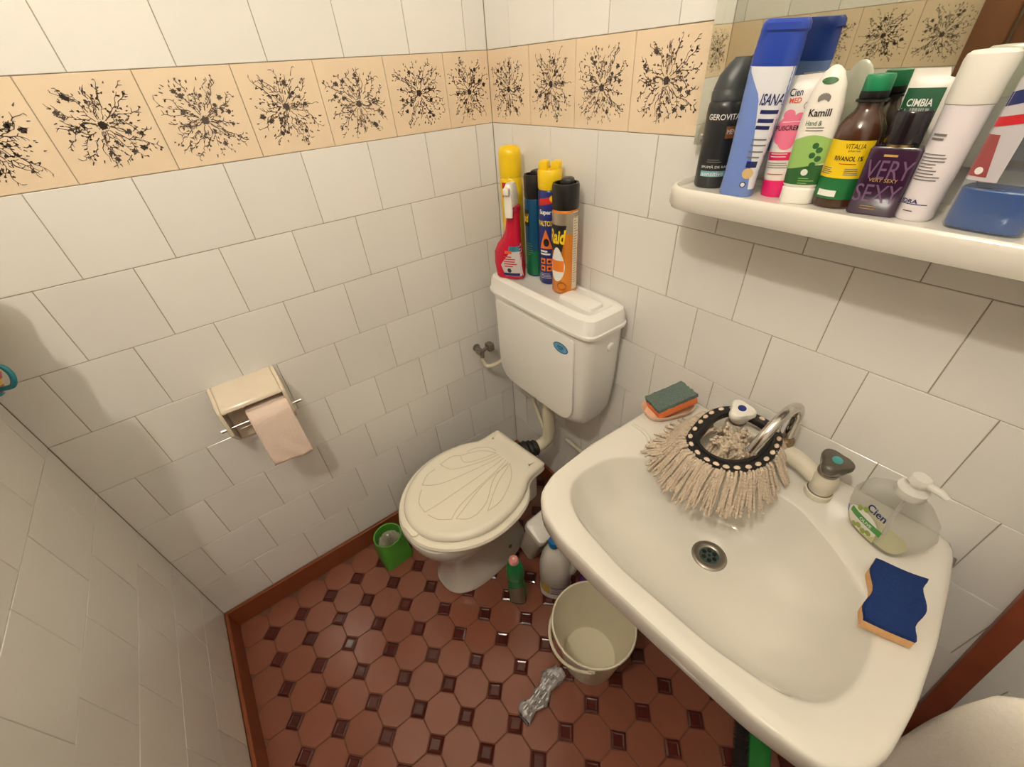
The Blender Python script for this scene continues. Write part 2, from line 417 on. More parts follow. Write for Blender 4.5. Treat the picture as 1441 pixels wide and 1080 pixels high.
# ------------------------------------------------------------------ cistern
cs = thing('toilet_cistern', 'white plastic cistern with a blue oval sticker, high on the corner wall', 'cistern', (.325, 0, .58))
cb = Loft([(0, .120, .040, 3, 0, -.072), (.006, .150, .056, 4, 0, -.073), (.022, .176, .064, 5, 0, -.074), (.06, .190, .067, 6, 0, -.074), (.14, .195, .068, 7, 0, -.074), (.322, .203, .069, 7, 0, -.075)], seg=72)
body = cb.build('tank_body', PORC2, cs)
extrude_poly('front_panel', rrect(-.172, .026, .158, .30, [.055, .012, .012, .055], 8), 0, .0035, PORC2, cs, .0025, loc=(0, -.1425, 0), rot=(PI/2, 0, 0))
ld = Loft([(.318, .207, .073, 7, 0, -.075), (.319, .212, .077, 7, 0, -.076), (.326, .212, .077, 7, 0, -.076), (.329, .209, .0745, 7, 0, -.076), (.352, .207, .072, 7, 0, -.075), (.363, .203, .068, 7, 0, -.075), (.367, .191, .060, 7, 0, -.075), (.3685, .182, .052, 7, 0, -.075), (.366, .178, .049, 7, 0, -.075)], seg=72).build('tank_lid', PORC2, cs)
extrude_poly('flush_button', rrect(.055, -.103, .165, -.055, .008), .366, .3745, PORC2, ld, .003)
lathe('side_plug', [(.012, 0), (.012, .006), (.009, .009)], PORC2, cs, loc=(.197, -.06, .27), rot=(0, PI/2, 0), seg=24)
st = extrude_poly('oval_sticker', [(.027*math.cos(2*PI*k/32), .0145*math.sin(2*PI*k/32)) for k in range(32)], 0, .0006, mat('sticker_navy', srgb(44, 84, 130), .3), cs, loc=(.112, -.1462, .262), rot=(PI/2, 0, 0))
extrude_poly('sticker_face', [(.024*math.cos(2*PI*k/32), .0118*math.sin(2*PI*k/32)) for k in range(32)], .0006, .0009, mat('sticker_blue', srgb(96, 168, 206), .3, var=.15, scale=90), st)
for tz, x0, w_ in ((.0035, -.010, .020), (-.0005, -.012, .010), (-.0005, .001, .011), (-.005, -.007, .013)):
    mesh('sticker_print', [(x0, tz, .0012), (x0+w_, tz, .0012), (x0+w_, tz+.0022, .0012), (x0, tz+.0022, .0012)], [(0, 1, 2, 3)], mat('ink_navy', srgb(28, 50, 92), .4), st, angle=None)

# flush pipe from the cistern to the bowl
fp = thing('flush_pipe', 'cream flush pipe with black rubber cone between cistern and toilet bowl', 'pipe', (.305, -.075, .30))
CPIPE = mat('cream_pipe', srgb(222, 214, 190), .35)
tube('pipe', smooth_path([(0, 0, .30), (0, 0, .20), (0, 0, .10), (-.003, -.008, .067), (-.012, -.028, .050), (-.018, -.050, .046)], 8), .0205, CPIPE, fp, 20)
lathe('pipe_nut', [(.024, 0), (.026, .004), (.026, .022), (.024, .026)], CPIPE, fp, loc=(0, 0, .262), seg=10)
cone = []
for k, r_ in enumerate((.022, .029, .027, .034, .032, .039, .037, .040, .034)): cone.append((r_, k*.0085))
lathe('rubber_cone', cone, RUBBER, fp, loc=(-.015, -.040, .046), rot=(PI/2+R(4), 0, R(-14)), seg=28)
# thin supply pipe along the tiled wall
tube('supply_pipe', [(.33, -.014, .345), (.50, -.014, .335), (.72, -.014, .33)], .007, CPIPE)
tag(bpy.data.objects['supply_pipe'], 'thin cream pipe running low along the wall from behind the flush pipe', 'pipe')

# angle valve and hose
av = thing('angle_valve', 'tarnished metal angle valve on the wall beside the cistern', 'valve', (0, -.145, .638))
lathe('wall_flange', [(.014, 0), (.014, .004), (.009, .007)], DULL, av, rot=(0, PI/2, 0), seg=24)
tube('valve_body', [(.004, 0, 0), (.042, 0, 0)], .0085, DULL, av)
tube('outlet', [(.036, 0, .002), (.036, 0, -.024)], .0075, DULL, av)
tube('valve_stem', [(.036, 0, .0), (.036, .026, .006)], .0065, DULL, av)
box('valve_handle', (.021, .022, -.008), (.051, .046, .020), DULL, av, .005)
box('valve_knob', (.022, -.018, -.007), (.050, -.006, .011), DULL, av, .004)
tag(tube('water_hose', smooth_path([(.036, -.145, .618), (.036, -.145, .60), (.045, -.135, .577), (.075, -.115, .592), (.11, -.09, .625), (.15, -.07, .64)], 8), .0068, CPIPE, None, 12), 'cream hose curving from the angle valve to the cistern', 'hose')
tag(tube('overflow_hose', smooth_path([(.155, -.035, .60), (.16, -.035, .53), (.19, -.04, .44), (.235, -.05, .385), (.28, -.055, .35)], 8), .007, CPIPE, None, 12), 'cream hose hanging in a curve under the cistern', 'hose')

# ------------------------------------------------------------------ toilet
TA = R(6.5)
to = thing('toilet', 'white floor-standing toilet with closed cream lid', 'toilet', (.283, -.183, 0), TA)
# local: back edge of lid at y=0, front towards -y
bw = Loft([(0, .098, .175, 2.6, 0, -.225), (.012, .100, .178, 2.6, 0, -.225), (.03, .092, .170, 2.5, 0, -.225), (.10, .082, .160, 2.4, 0, -.225), (.17, .086, .162, 2.4, 0, -.228), (.22, .104, .175, 2.4, 0, -.235), (.27, .133, .196, 2.4, 0, -.243), (.31, .152, .207, 2.4, 0, -.247), (.345, .160, .212, 2.4, 0, -.249), (.358, .158, .210, 2.4, 0, -.249)], seg=64)
bowl = bw.build('bowl', PORC, to)
mesh_o = extrude_poly('bowl_back', rrect(-.10, -.09, .10, -.012, .03), .24, .357, PORC, to, .01)
tube('inlet_spigot', [(0, -.05, .330), (-.003, .012, .338)], .027, PORC, to, 20)
for s in (-1, 1):
    lathe('anchor_bolt', [(.007, 0), (.007, .004), (.004, .007)], DULL, to, loc=(s*.083, -.16, .06), rot=(0, s*R(80), 0), seg=12)
def half_outline(pts, n=6):
    full = [(w_, -f_) for f_, w_ in pts] + [(-w_, -f_) for f_, w_ in reversed(pts) if w_ > 1e-6]
    return full
def sm_outline(pts, n=5):
    sp = smooth_path([(f_, w_, 0) for f_, w_ in pts], n)
    pr = [(max(0.0, p.y), -p.x) for p in sp]
    return pr + [(-x, y) for x, y in reversed(pr[:-1])]
lid_pts = [(0, .104), (.004, .114), (.02, .1175), (.06, .119), (.088, .124), (.112, .140), (.14, .154), (.18, .1655), (.225, .1715), (.27, .170), (.315, .159), (.36, .136), (.395, .106), (.42, .072), (.434, .036), (.438, 0)]
def seat_of(d):     # outline pushed outward by d in front of the hinges
    out = []
    for i, (f_, w_) in enumerate(lid_pts):
        a = lid_pts[max(i-1, 0)]; b = lid_pts[min(i+1, len(lid_pts)-1)]
        df, dw = b[0]-a[0], b[1]-a[1]; l = math.hypot(df, dw) or 1
        nf, nw = -dw/l, df/l
        k = max(0.0, min(1, (f_-.07)/.08))
        if i == len(lid_pts)-1: nf, nw = 1, 0
        out.append((f_+nf*d*k, max(0, w_+nw*d*k)))
    return out
def loft_outline(name, rings, m, parent, c=(0, -.22)):
    """rings: (outline, z, inward inset in metres)"""
    rr = []
    for ol, z, inset in rings:
        n = len(ol); ring = []
        for i, (x, y) in enumerate(ol):
            a = ol[i-1]; b = ol[(i+1) % n]; tx, ty = b[0]-a[0], b[1]-a[1]; l = math.hypot(tx, ty) or 1
            nx, ny = ty/l, -tx/l
            if nx*(x-c[0])+ny*(y-c[1]) < 0: nx, ny = -nx, -ny
            ring.append((x-nx*inset, y-ny*inset, z) if inset < .03 else (c[0]+(x-c[0])*.78, c[1]+(y-c[1])*.78, z))
        rr.append(ring)
    v, f = rings_mesh(rr); o = mesh(name, v, f, m, parent); fixn(o.data); return o
so = sm_outline(seat_of(.020)); lo_ = sm_outline(lid_pts)
loft_outline('seat', [(so, .358, .010), (so, .362, .002), (so, .370, 0), (so, .377, .004), (so, .380, .012)], SEATM, to)
lid = loft_outline('lid', [(lo_, .380, .006), (lo_, .384, .0005), (lo_, .389, 0), (lo_, .396, .004), (lo_, .401, .012), (lo_, .4025, .020), (lo_, .4005, .026), (lo_, .4005, .05)], SEATM, to)
extrude_poly('lid_tab', rrect(-.028, -.453, .028, -.425, .012), .381, .387, SEATM, lid, .002)
for s in (-1, 1): tube('hinge', [(s*.05, -.008, .372), (s*.098, -.008, .372)], .011, SEATM, to, 16)
def ridge(pts):
    p3 = smooth_path([(x, y, .4006) for x, y in pts], 8)
    tube('embossed_line', p3, .0011, GROOVE, lid, 6)
fan = []
for k, (ex, ey) in enumerate([(-.108, -.175), (-.126, -.245), (-.098, -.335), (-.008, -.385), (.068, -.345)]):
    sx = -.030+.012*k
    ridge([(sx, -.085), (sx*1.2+ex*.10, -.14), (sx*.5+ex*.55, -.075+ey*.62), (ex, ey)])
ridge([(-.108, -.175), (-.126, -.20), (-.126, -.245)])
ridge([(-.122, -.268), (-.120, -.30), (-.098, -.335)])
ridge([(-.086, -.345), (-.05, -.378), (-.008, -.385)])
ridge([(.006, -.384), (.04, -.372), (.068, -.345)])
ridge([(.030, -.085), (.045, -.16), (.095, -.235), (.108, -.285)]); ridge([(.076, -.335), (.10, -.312), (.108, -.285)]); ridge([(.035, -.09), (.040, -.20), (.076, -.335)])
ridge([(.038, -.085), (.085, -.125), (.122, -.20), (.122, -.255)]); ridge([(.038, -.085), (.07, -.17), (.122, -.255)])
ridge([(-.030, -.085), (-.075, -.115), (-.108, -.175)]); ridge([(-.036, -.08), (-.065, -.085), (-.098, -.12), (-.104, -.15)])

# ------------------------------------------------------------------ toilet roll holder and roll
CER = mat('old_ceramic', srgb(228, 213, 190), .2, var=.05, scale=40, coat=.2)
th = thing('toilet_roll_holder', 'cream ceramic toilet roll holder box fixed to the tiled wall', 'toilet roll holder', (0, -.82, .66))
# hood seen from the side (x out from wall, z up), swept in y
def hood():
    y0, y1 = -.079, .0735; t = .009
    def sec(k):   # outer silhouette of a cheek, k = inward inset
        return [(0, .012+k), (0, .187-k), (.006, .188-k), (.072-k, .166-k), (.081-k, .158-k), (.083-k, .150-k), (.083-k, .086+k), (.078-k, .080+k)]
    o = sec(0); bm = bmesh.new()
    def prism_y(pl, ya, yb):
        A = [bm.verts.new((x, ya, z)) for x, z in pl]; B = [bm.verts.new((x, yb, z)) for x, z in pl]
        bm.faces.new(A); bm.faces.new(list(reversed(B)))
        for i in range(len(pl)): bm.faces.new((A[i], B[i], B[(i+1) % len(pl)], A[(i+1) % len(pl)]))
    prism_y(o, y0, y0+t); prism_y(o, y1-t, y1)
    prism_y([(0, .178), (0, .187), (.006, .188), (.072, .166), (.081, .158), (.083, .150), (.075, .150), (.07, .157), (.006, .178)], y0+t, y1-t)
    prism_y([(0, .012), (0, .178), (.006, .178), (.008, .02)], y0+t, y1-t)
    bmesh.ops.recalc_face_normals(bm, faces=bm.faces)
    me = bpy.data.meshes.new('holder_body'); bm.to_mesh(me); bm.free(); return link('holder_body', me, CER, th)
hb = hood(); md = hb.modifiers.new('b', 'BEVEL'); md.width = .003; md.segments = 3; md.limit_method = 'ANGLE'; md.angle_limit = R(30)
tube('roll_rod', [(.064, -.078-.006, .098), (.064, .0735+.022, .098)], .0028, STEEL, th)
tube('rod_tip', [(.064, .082, .098), (.064, .0735+.024, .098)], .0045, STEEL, th)
tube('rod_tip', [(.064, -.092, .098), (.064, -.080, .098)], .0045, STEEL, th)
tube('spring_wire', [(.052, -.055, .078), (.052, -.015, .078)], .0025, STEEL, th)
lathe('screw_hole', [(.0055, 0), (.0055, .0015)], BLACK, th, loc=(.0085, -.046, .115), rot=(0, PI/2, 0), seg=16)
# paper: thin roll plus a sheet hanging from its front
def roll():
    rr = .036; y0, y1 = -.026, .067; t = .0014
    path = []
    for k in range(40):
        a = R(-150)+R(330)*k/39; path.append((rr*math.cos(a), rr*math.sin(a)))
    path = [(rr*math.cos(R(a)), rr*math.sin(R(a))) for a in range(-210, 30, 8)][::-1]
    n = 26; verts = []; faces = []
    r = random.Random(4)
    # full cylinder
    seg = 40; rings = []
    for y, q in ((y0, .014), (y0, rr-.0015), (y0+.002, rr), (y1-.002, rr), (y1, rr-.0015), (y1, .014)):
        rings.append([(q*math.cos(2*PI*j/seg), y, q*math.sin(2*PI*j/seg)) for j in range(seg)])
    v, f = rings_mesh(rings, False, False); b = len(v)
    inner = rings_mesh([rings[0], rings[-1]], False, False)
    f += [(j, (j+1) % seg, 5*seg+(j+1) % seg, 5*seg+j) for j in range(seg)]
    return v, f
tr = thing('toilet_roll', 'thin pinkish toilet paper roll with a hanging sheet', 'toilet roll', (.064, -.82, .758))
v, f = roll(); o = mesh('roll_core', v, f, PAPER, tr); fixn(o.data)
def sheet():
    y0, y1 = -.026, .067; ny, nl = 16, 22; v = []; f = []
    for i in range(nl+1):
        t = i/nl
        if t < .25: a = R(70)-R(70)*t/.25; x, z = .0372*math.cos(a), .0372*math.sin(a)
        else:
            s = (t-.25)/.75; x = .0372+.004*math.sin(s*3)+.010*s*s; z = -s*.132
        for j in range(ny+1):
            u = j/ny; y = y0+(y1-y0)*u
            wv = .0025*max(0, t-.35)*(math.sin(u*7+t*9)+.7*math.sin(u*13-t*14))
            zz = z - (.010*(u-.5) if t > .9 else 0)*((t-.9)/.1 if t > .9 else 0)
            v.append((x+wv, y+.004*max(0, t-.3)*(u-.5), zz))
    for i in range(nl):
        for j in range(ny): a = i*(ny+1)+j; f.append((a, a+1, a+ny+2, a+ny+1))
    return v, f
v, f = sheet(); o = mesh('hanging_sheet', v, f, PAPER, tr, angle=80); md = o.modifiers.new('s', 'SOLIDIFY'); md.thickness = .0012; md.offset = 1

# ------------------------------------------------------------------ washbasin
SC = (.965, -.285); SN = 160
out_poly = [(.697, -.001), (1.196, -.001), (1.207, -.010), (1.222, -.10), (1.234, -.20), (1.240, -.30), (1.238, -.38), (1.226, -.425), (1.195, -.452), (1.13, -.467), (1.0, -.477), (.88, -.484), (.80, -.484), (.745, -.472), (.707, -.446), (.689, -.40), (.681, -.29), (.684, -.15), (.690, -.012)]
in_poly = [(.745, -.258), (.80, -.203), (.87, -.150), (.95, -.118), (1.02, -.118), (1.08, -.148), (1.13, -.183), (1.163, -.215), (1.180, -.262), (1.185, -.33), (1.174, -.382), (1.14, -.412), (1.05, -.432), (.90, -.441), (.79, -.430), (.742, -.405), (.725, -.37), (.728, -.30)]
def polar(poly, sm):
    res = []
    for k in range(SN):
        a = 2*PI*k/SN; dx, dy = math.cos(a), math.sin(a); best = 0
        for i in range(len(poly)):
            x0, y0 = poly[i][0]-SC[0], poly[i][1]-SC[1]; x1, y1 = poly[(i+1) % len(poly)][0]-SC[0], poly[(i+1) % len(poly)][1]-SC[1]
            ex, ey = x1-x0, y1-y0; den = dx*ey-dy*ex
            if abs(den) < 1e-12: continue
            t = (x0*ey-y0*ex)/den; u = (x0*dy-y0*dx)/den
            if t > 0 and -1e-6 <= u <= 1+1e-6: best = max(best, t)
        res.append(best)
    for _ in range(sm): res = [(res[i-1]+2*res[i]+res[(i+1) % SN])/4 for i in range(SN)]
    return res
ro = polar(out_poly, 1); ri = polar(in_poly, 6)
DR = (.953, -.236)
def srings():
    R_ = []
    def bowl_ring(s, z, hole=None):
        q = []
        cx, cy = DR[0]+(SC[0]-DR[0])*s, DR[1]+(SC[1]-DR[1])*s
        for k in range(SN):
            a = 2*PI*k/SN; r = hole if hole else s*ri[k]
            q.append((cx+r*math.cos(a), cy+r*math.sin(a), z))
        return q
    R_.append(bowl_ring(0, .640, .021)); R_.append(bowl_ring(0, .6525, .023)); R_.append(bowl_ring(.02, .6545, .031))
    for s, z in ((.3, .6585), (.45, .663), (.6, .6705), (.7, .679), (.78, .691), (.85, .709), (.905, .7265), (.945, .7435), (.975, .7585), (.99, .7665), (1.0, .7715)): R_.append(bowl_ring(s, z))
    def rim(t, z):
        return [(SC[0]+(ri[k]+(ro[k]-ri[k])*t)*math.cos(2*PI*k/SN), SC[1]+(ri[k]+(ro[k]-ri[k])*t)*math.sin(2*PI*k/SN), z) for k in range(SN)]
    for t, z in ((.04, .7750), (.12, .7770), (.5, .779), (.80, .7805), (.90, .780), (.955, .7775), (.985, .773), (1.0, .766), (1.0, .742)): R_.append(rim(t, z))
    def under(s, z):
        return [(SC[0]+ro[k]*s*math.cos(2*PI*k/SN), min(-.001, SC[1]+ro[k]*s*math.sin(2*PI*k/SN)+.05*(1-s)), z) for k in range(SN)]
    for s, z in ((.985, .733), (.95, .727), (.86, .700), (.72, .662), (.5, .63), (.2, .612)): R_.append(under(s, z))
    return R_
sk = thing('washbasin', 'large white ceramic washbasin on the right wall', 'washbasin', (SC[0], -.05, .60))
off = Vector((SC[0], -.05, .60))
v, f = rings_mesh(srings(), False, True)
o = mesh('basin', [Vector(p)-off for p in v], f, PORC, sk); fixn(o.data)
dn = lathe('drain_ring', [(.017, .001), (.0185, .0025), (.025, .0045), (.029, .004), (.0315, .0015), (.0315, 0)], DULL, sk, loc=(DR[0]-off.x, DR[1]-off.y, .6535-.60), cap0=False, cap1=False)
lathe('strainer', [(.018, .0), (.0172, .0022), (.004, .0015)], mat('verdigris', srgb(72, 92, 88), .45, .4, var=.3, scale=200), dn, loc=(0, 0, 0), seg=24)
for k in range(6): lathe('strainer_hole', [(.0042, 0), (.0042, .0006)], BLACK, dn, loc=(.0105*math.cos(k*PI/3), .0105*math.sin(k*PI/3), .0021), seg=12)
lathe('strainer_hole', [(.0026, 0), (.0026, .0006)], BLACK, dn, loc=(0, 0, .0021), seg=12)
# moulded lip of the built-in soap tray, back left
tube('soap_tray_lip', smooth_path([(.700, -.175, .7795), (.735, -.176, .7795), (.757, -.19, .779), (.765, -.215, .775)], 6), .004, PORC, None, 10)
o = bpy.data.objects['soap_tray_lip']; o.parent = sk; o.location = -off
tube('waste_pipe', smooth_path([(.953, -.236, .615), (.953, -.236, .50), (.953, -.22, .44), (.953, -.10, .43), (.953, -.004, .43)], 6), .018, WHITEP, None, 16)
o = bpy.data.objects['waste_pipe']; o.parent = sk; o.location = -off
box('wall_bracket', (1.190-off.x, .030, .738-.60+.0), (1.219-off.x, .046, .747-.60), DULL, sk, .002)

# tap: two-handle bridge mixer
TAPW = mat('limescaled_white', srgb(222, 214, 194), .35, var=.08, scale=60)
tp = thing('mixer_tap', 'two-handle basin mixer tap with curved chrome spout', 'tap', (.94, -.055, .78))
def tl(x, y, z): return (x-.94, y+.055, z-.78)
tube('bridge', [tl(.862, -.062, .812), tl(.90, -.052, .812), tl(.94, -.048, .813), tl(.985, -.055, .811), tl(1.024, -.068, .808)], [.016, .017, .018, .016, .016], TAPW, tp, 18)
for x, y in ((.858, -.062), (1.028, -.070)):
    lathe('tap_base', [(.021, 0), (.021, .010), (.018, .012), (.0175, .016), (.019, .018), (.0185, .045), (.015, .052), (.014, .058)], TAPW, tp, loc=tl(x, y, .779), seg=28)
    lathe('base_ring', [(.0195, 0), (.0195, .0015)], DULL, tp, loc=tl(x, y, .7905), seg=28)
def handle(x, y, z, m, dot, tilt):
    n = 48; rings = []
    for zz, r_, lob in ((0, .0145, 0), (.006, .0165, .0008), (.014, .0200, .0028), (.024, .0225, .0042), (.030, .0220, .0040), (.0335, .0195, .003), (.035, .012, 0)):
        rings.append([((r_+lob*math.cos(3*2*PI*j/n))*math.cos(2*PI*j/n), (r_+lob*math.cos(3*2*PI*j/n))*math.sin(2*PI*j/n), zz) for j in range(n)])
    v, f = rings_mesh(rings); h = mesh('tap_handle', v, f, m, tp, loc=tl(x, y, z), rot=(R(tilt), R(0), R(25)))
    lathe('temperature_dot', [(.0075, 0), (.0075, .0008), (.006, .0012)], dot, h, loc=(0, 0, .0348), seg=20)
    lathe('handle_collar', [(.013, -.004), (.0165, -.002), (.0165, .003), (.013, .004)], DULL, h, seg=24)
handle(.860, -.063, .838, WHITEP, mat('blue_dot', srgb(24, 46, 120), .3), 12)
handle(1.026, -.071, .838, mat('smoked_grey', srgb(86, 80, 70), .25, var=.15, scale=80), mat('teal_dot', srgb(70, 150, 150), .3), 12)
lathe('spout_nut', [(.0135, 0), (.0145, .003), (.0145, .013), (.011, .017), (.0098, .02)], mat('brass_nut', (.25, .18, .10, 1), .4, .8), tp, loc=tl(.945, -.047, .825), seg=10)
spp = smooth_path([tl(.945, -.047, .835), tl(.945, -.047, .870), tl(.946, -.051, .902), tl(.945, -.068, .926), tl(.943, -.098, .935), tl(.940, -.130, .926), tl(.936, -.155, .903), tl(.932, -.168, .878)], 8)
tube('spout', spp, .0088, CHROME, tp, 20)
tube('spout_tip', [spp[-2], Vector(spp[-1])+(Vector(spp[-1])-Vector(spp[-2]))*.6], .0098, CHROME, tp, 20)

# ------------------------------------------------------------------ mirror and shelf
MA, MB = R(1.0), R(0.5)
mi = thing('wall_mirror', 'frameless greenish mirror above the shelf', 'mirror', (.631, -.020, 1.292), rot=(MA, 0, MB))
box('mirror_backing', (0, .0005, 0), (.62, .006, .62), mat('mirror_edge', srgb(120, 140, 124), .3), mi)
box('mirror_pane', (0, -.0035, 0), (.62, .0005, .62), MIRROR, mi, .0008, 1)
lathe('mirror_clip', [(.006, 0), (.006, .003), (.004, .005)], CHROME, mi, loc=(.014, -.0035, .012), rot=(PI/2, 0, 0), seg=16)
sh = thing('ceramic_shelf', 'white ceramic shelf under the mirror holding toiletries', 'shelf', (.650, 0, 1.213))
SHM = PORC
def shelf():
    pts = rrect(0, -.127, .64, 0, [.045, .004, .004, .045], 10); n = len(pts)
    def ins(d):
        return [(min(max(x, d), .64-d), min(-.0005, max(y, -.127+d))) if False else (.32+(x-.32)*(1-d/.32), (-.0635+(y+.0635)*(1-d/.0635))) for x, y in pts]
    rings = []
    for d, z in ((.010, 0), (.003, .003), (0, .010), (0, .026), (.0015, .0325), (.004, .0355), (.007, .0355), (.010, .0325), (.012, .0290), (.02, .0275)):
        rings.append([(x, min(y, -.0005), z) for x, y in ins(d)])
    v, f = rings_mesh(rings); o = mesh('shelf_slab', v, f, SHM, sh); fixn(o.data)
shelf()
ZS = 1.2408   # standing height on the shelf

# ------------------------------------------------------------------ printing inks
INK_W = mat('ink_white', srgb(236, 234, 228), .4); INK_K = mat('ink_black', srgb(30, 28, 30), .45); INK_G = mat('ink_grey', srgb(120, 116, 112), .5)
INK_Y = mat('ink_yellow', srgb(240, 205, 30), .4); INK_R = mat('ink_red', srgb(196, 34, 44), .4); INK_NAVY = mat('ink_navy2', srgb(24, 36, 96), .4)
def lines(lf, parent, u0, u1, z0, dz, n, m, seed=1, h=.0009):
    """rows of print too small to read"""
    r = random.Random(seed)
    for k in range(n): lf.patch('fine_print', m, parent, u0, u0+(u1-u0)*r.uniform(.55, 1), z0-k*dz, z0-k*dz+h, .0007, 6, 1)

# shaving foam can
t = thing('shaving_foam_can', 'slim black shaving foam can with grey slanted cap, leftmost on the shelf', 'can', (.692, -.050, ZS), rot=(0, 0, R(22)))
BLK = mat('satin_black', srgb(36, 38, 40), .32)
L_ = Loft([(0, .0235, .0235, 2), (.003, .0255, .0255, 2), (.108, .0255, .0255, 2), (.114, .0245, .0245, 2), (.117, .0225, .0225, 2)], True)
L_.build('can_body', BLK, t)
Loft([(.117, .0235, .0235, 2), (.128, .0238, .0238, 2), (.130, .0225, .0225, 2), (.132, .0225, .0225, 2), (.148, .0195, .019, 2.2, .002, 0), (.162, .0145, .012, 2.3, .007, 0), (.168, .010, .008, 2.2, .009, 0)]).build('can_cap', mat('grey_cap', srgb(56, 60, 62), .4), t)
L_.text('GEROVITAL', INK_W, t, .006, .098, .050, .0075, bold=.01)
L_.patch('copper_badge', mat('copper_badge', srgb(150, 96, 58), .35, .3), t, .010, .026, .070, .086)
L_.text('MEN', INK_W, t, .018, .079, .013, .006, .0011)
L_.text('SPUMĂ DE RAS', INK_W, t, .004, .032, .040, .0045)
L_.patch('blue_stripe', mat('pale_blue_stripe', srgb(120, 170, 180), .4), t, -.016, .022, .0175, .0255); L_.text('sensitive', INK_W, t, .003, .0215, .032, .006, .0011)
lines(L_, t, -.008, .018, .041, .003, 2, INK_G, 3)

# shampoo bottle
t = thing('shampoo_bottle', 'tall blue and white shampoo bottle with royal blue cap, tallest on the shelf', 'bottle', (.752, -.078, ZS), rot=(0, R(3.0), R(16)))
L_ = Loft([(0, .0215, .015, 2.8), (.003, .0235, .017, 2.8), (.03, .0225, .0175, 2.6), (.085, .0245, .019, 2.5), (.13, .0268, .019, 2.5), (.157, .0275, .0185, 2.5)])
SB = mat('shampoo_blue', srgb(112, 138, 204), .28); SW = mat('shampoo_white', srgb(226, 228, 234), .28)
L_.build('bottle_body', SB, t)
L_.patch('white_swoosh', SW, t, -.0262, .0266, .012, .1565, .0005, 16, 20, lambda a, b: (1-(1-a)*min(1, max(.10, .18+.5*(b**1.1)+ .5*max(0, b-.78)/.22*.64)), b))
Loft([(.157, .0278, .019, 2.5), (.178, .0272, .0185, 2.5), (.190, .0264, .0178, 2.5), (.1925, .0275, .0190, 2.5, .001, -.001), (.199, .0268, .0186, 2.5, .001, -.001), (.203, .0240, .016, 2.5, .001)]).build('flip_cap', mat('royal_blue', srgb(30, 62, 160), .3), t)
L_.text('ISANA', INK_NAVY, t, .013, .122, .026, .013, .0011, bold=.02, shear=.2)
for k, (z, w_) in enumerate(((.106, .02), (.096, .018), (.088, .016), (.075, .017), (.068, .018), (.060, .017), (.053, .015))): L_.patch('fine_print', INK_NAVY if k < 3 else INK_G, t, .004, .004+w_, z, z+(.0045 if k < 3 else .002), .0009, 6, 1)
L_.patch('gold_emblem', mat('gold_emblem', srgb(216, 184, 130), .4), t, .004, .018, .026, .040, .0009, 10, 6, disc)
L_.patch('navy_badge', INK_NAVY, t, .006, .019, .041, .049, .001, 6, 2); L_.patch('round_mark', INK_K, t, .005, .013, .014, .022, .0009, 10, 6, disc); L_.patch('round_mark_face', SW, t, .0062, .0118, .0152, .0208, .0012, 8, 5, disc)

def squeeze_tube(name, label, loc, rz, body_m, cap_m, cap_h, h, wb, wt, lean=0):
    t = thing(name, label, 'tube', loc, rot=(0, R(lean), rz))
    L = Loft([(cap_h, wb*.94, wb*.80, 2.1), (cap_h+.004, wb, wb*.84, 2.1), (cap_h+(h-cap_h)*.4, wb*1.01, wb*.62, 2.2), (cap_h+(h-cap_h)*.75, wt*.98, wb*.34, 2.4), (h-.012, wt, .0042, 3), (h-.008, wt, .0018, 4), (h, wt, .0016, 4)])
    L.build('tube_body', body_m, t)
    Loft([(0, wb*.93, wb*.82, 2.1), (.002, wb*.98, wb*.86, 2.1), (cap_h-.001, wb*.99, wb*.87, 2.1), (cap_h, wb*.95, wb*.82, 2.1)]).build('tube_cap', cap_m, t)
    return t, L
TW = mat('tube_white', srgb(240, 234, 224), .3)
t, L_ = squeeze_tube('foot_cream_tube', 'white foot cream tube with pink blot and bright pink cap', (.797, -.047, ZS), R(14), TW, mat('hot_pink', srgb(222, 30, 106), .3), .022, .145, .0205, .0245, -3.5)
PK = mat('pink_blot', srgb(236, 120, 150), .4)
L_.text('Cien', INK_NAVY, t, -.002, .127, .015, .0085, bold=.012); L_.text('MED', mat('ink_orange', srgb(226, 92, 52), .4), t, -.001, .118, .014, .0058, bold=.02)
for (u, z, a, b) in ((0, .085, .0165, .017), (-.008, .078, .009, .011), (.009, .094, .008, .010), (.0, .070, .010, .009), (-.004, .102, .007, .006), (.012, .077, .006, .008)): L_.patch('pink_blot', PK, t, u-a, u+a, z-b, z+b, .0005, 12, 8, disc)
L_.text('FUßCREME', INK_K, t, 0, .087, .033, .0058, .0012, bold=.012)
lines(L_, t, -.010, .012, .0935, .003, 1, INK_W, 2)
L_.patch('pink_band', mat('pink_band', srgb(214, 34, 92), .4), t, -.018, .016, .048, .058); lines(L_, t, -.015, .012, .0555, .0035, 2, INK_W, 9); lines(L_, t, -.017, .012, .044, .0028, 3, INK_G, 5); lines(L_, t, -.014, .008, .030, .003, 1, INK_R, 6)
L_.patch('round_stamp', INK_G, t, .010, .0185, .107, .1155, .0006, 10, 6, disc); L_.patch('round_stamp_face', TW, t, .0108, .0177, .1078, .1147, .0010, 10, 6, disc)

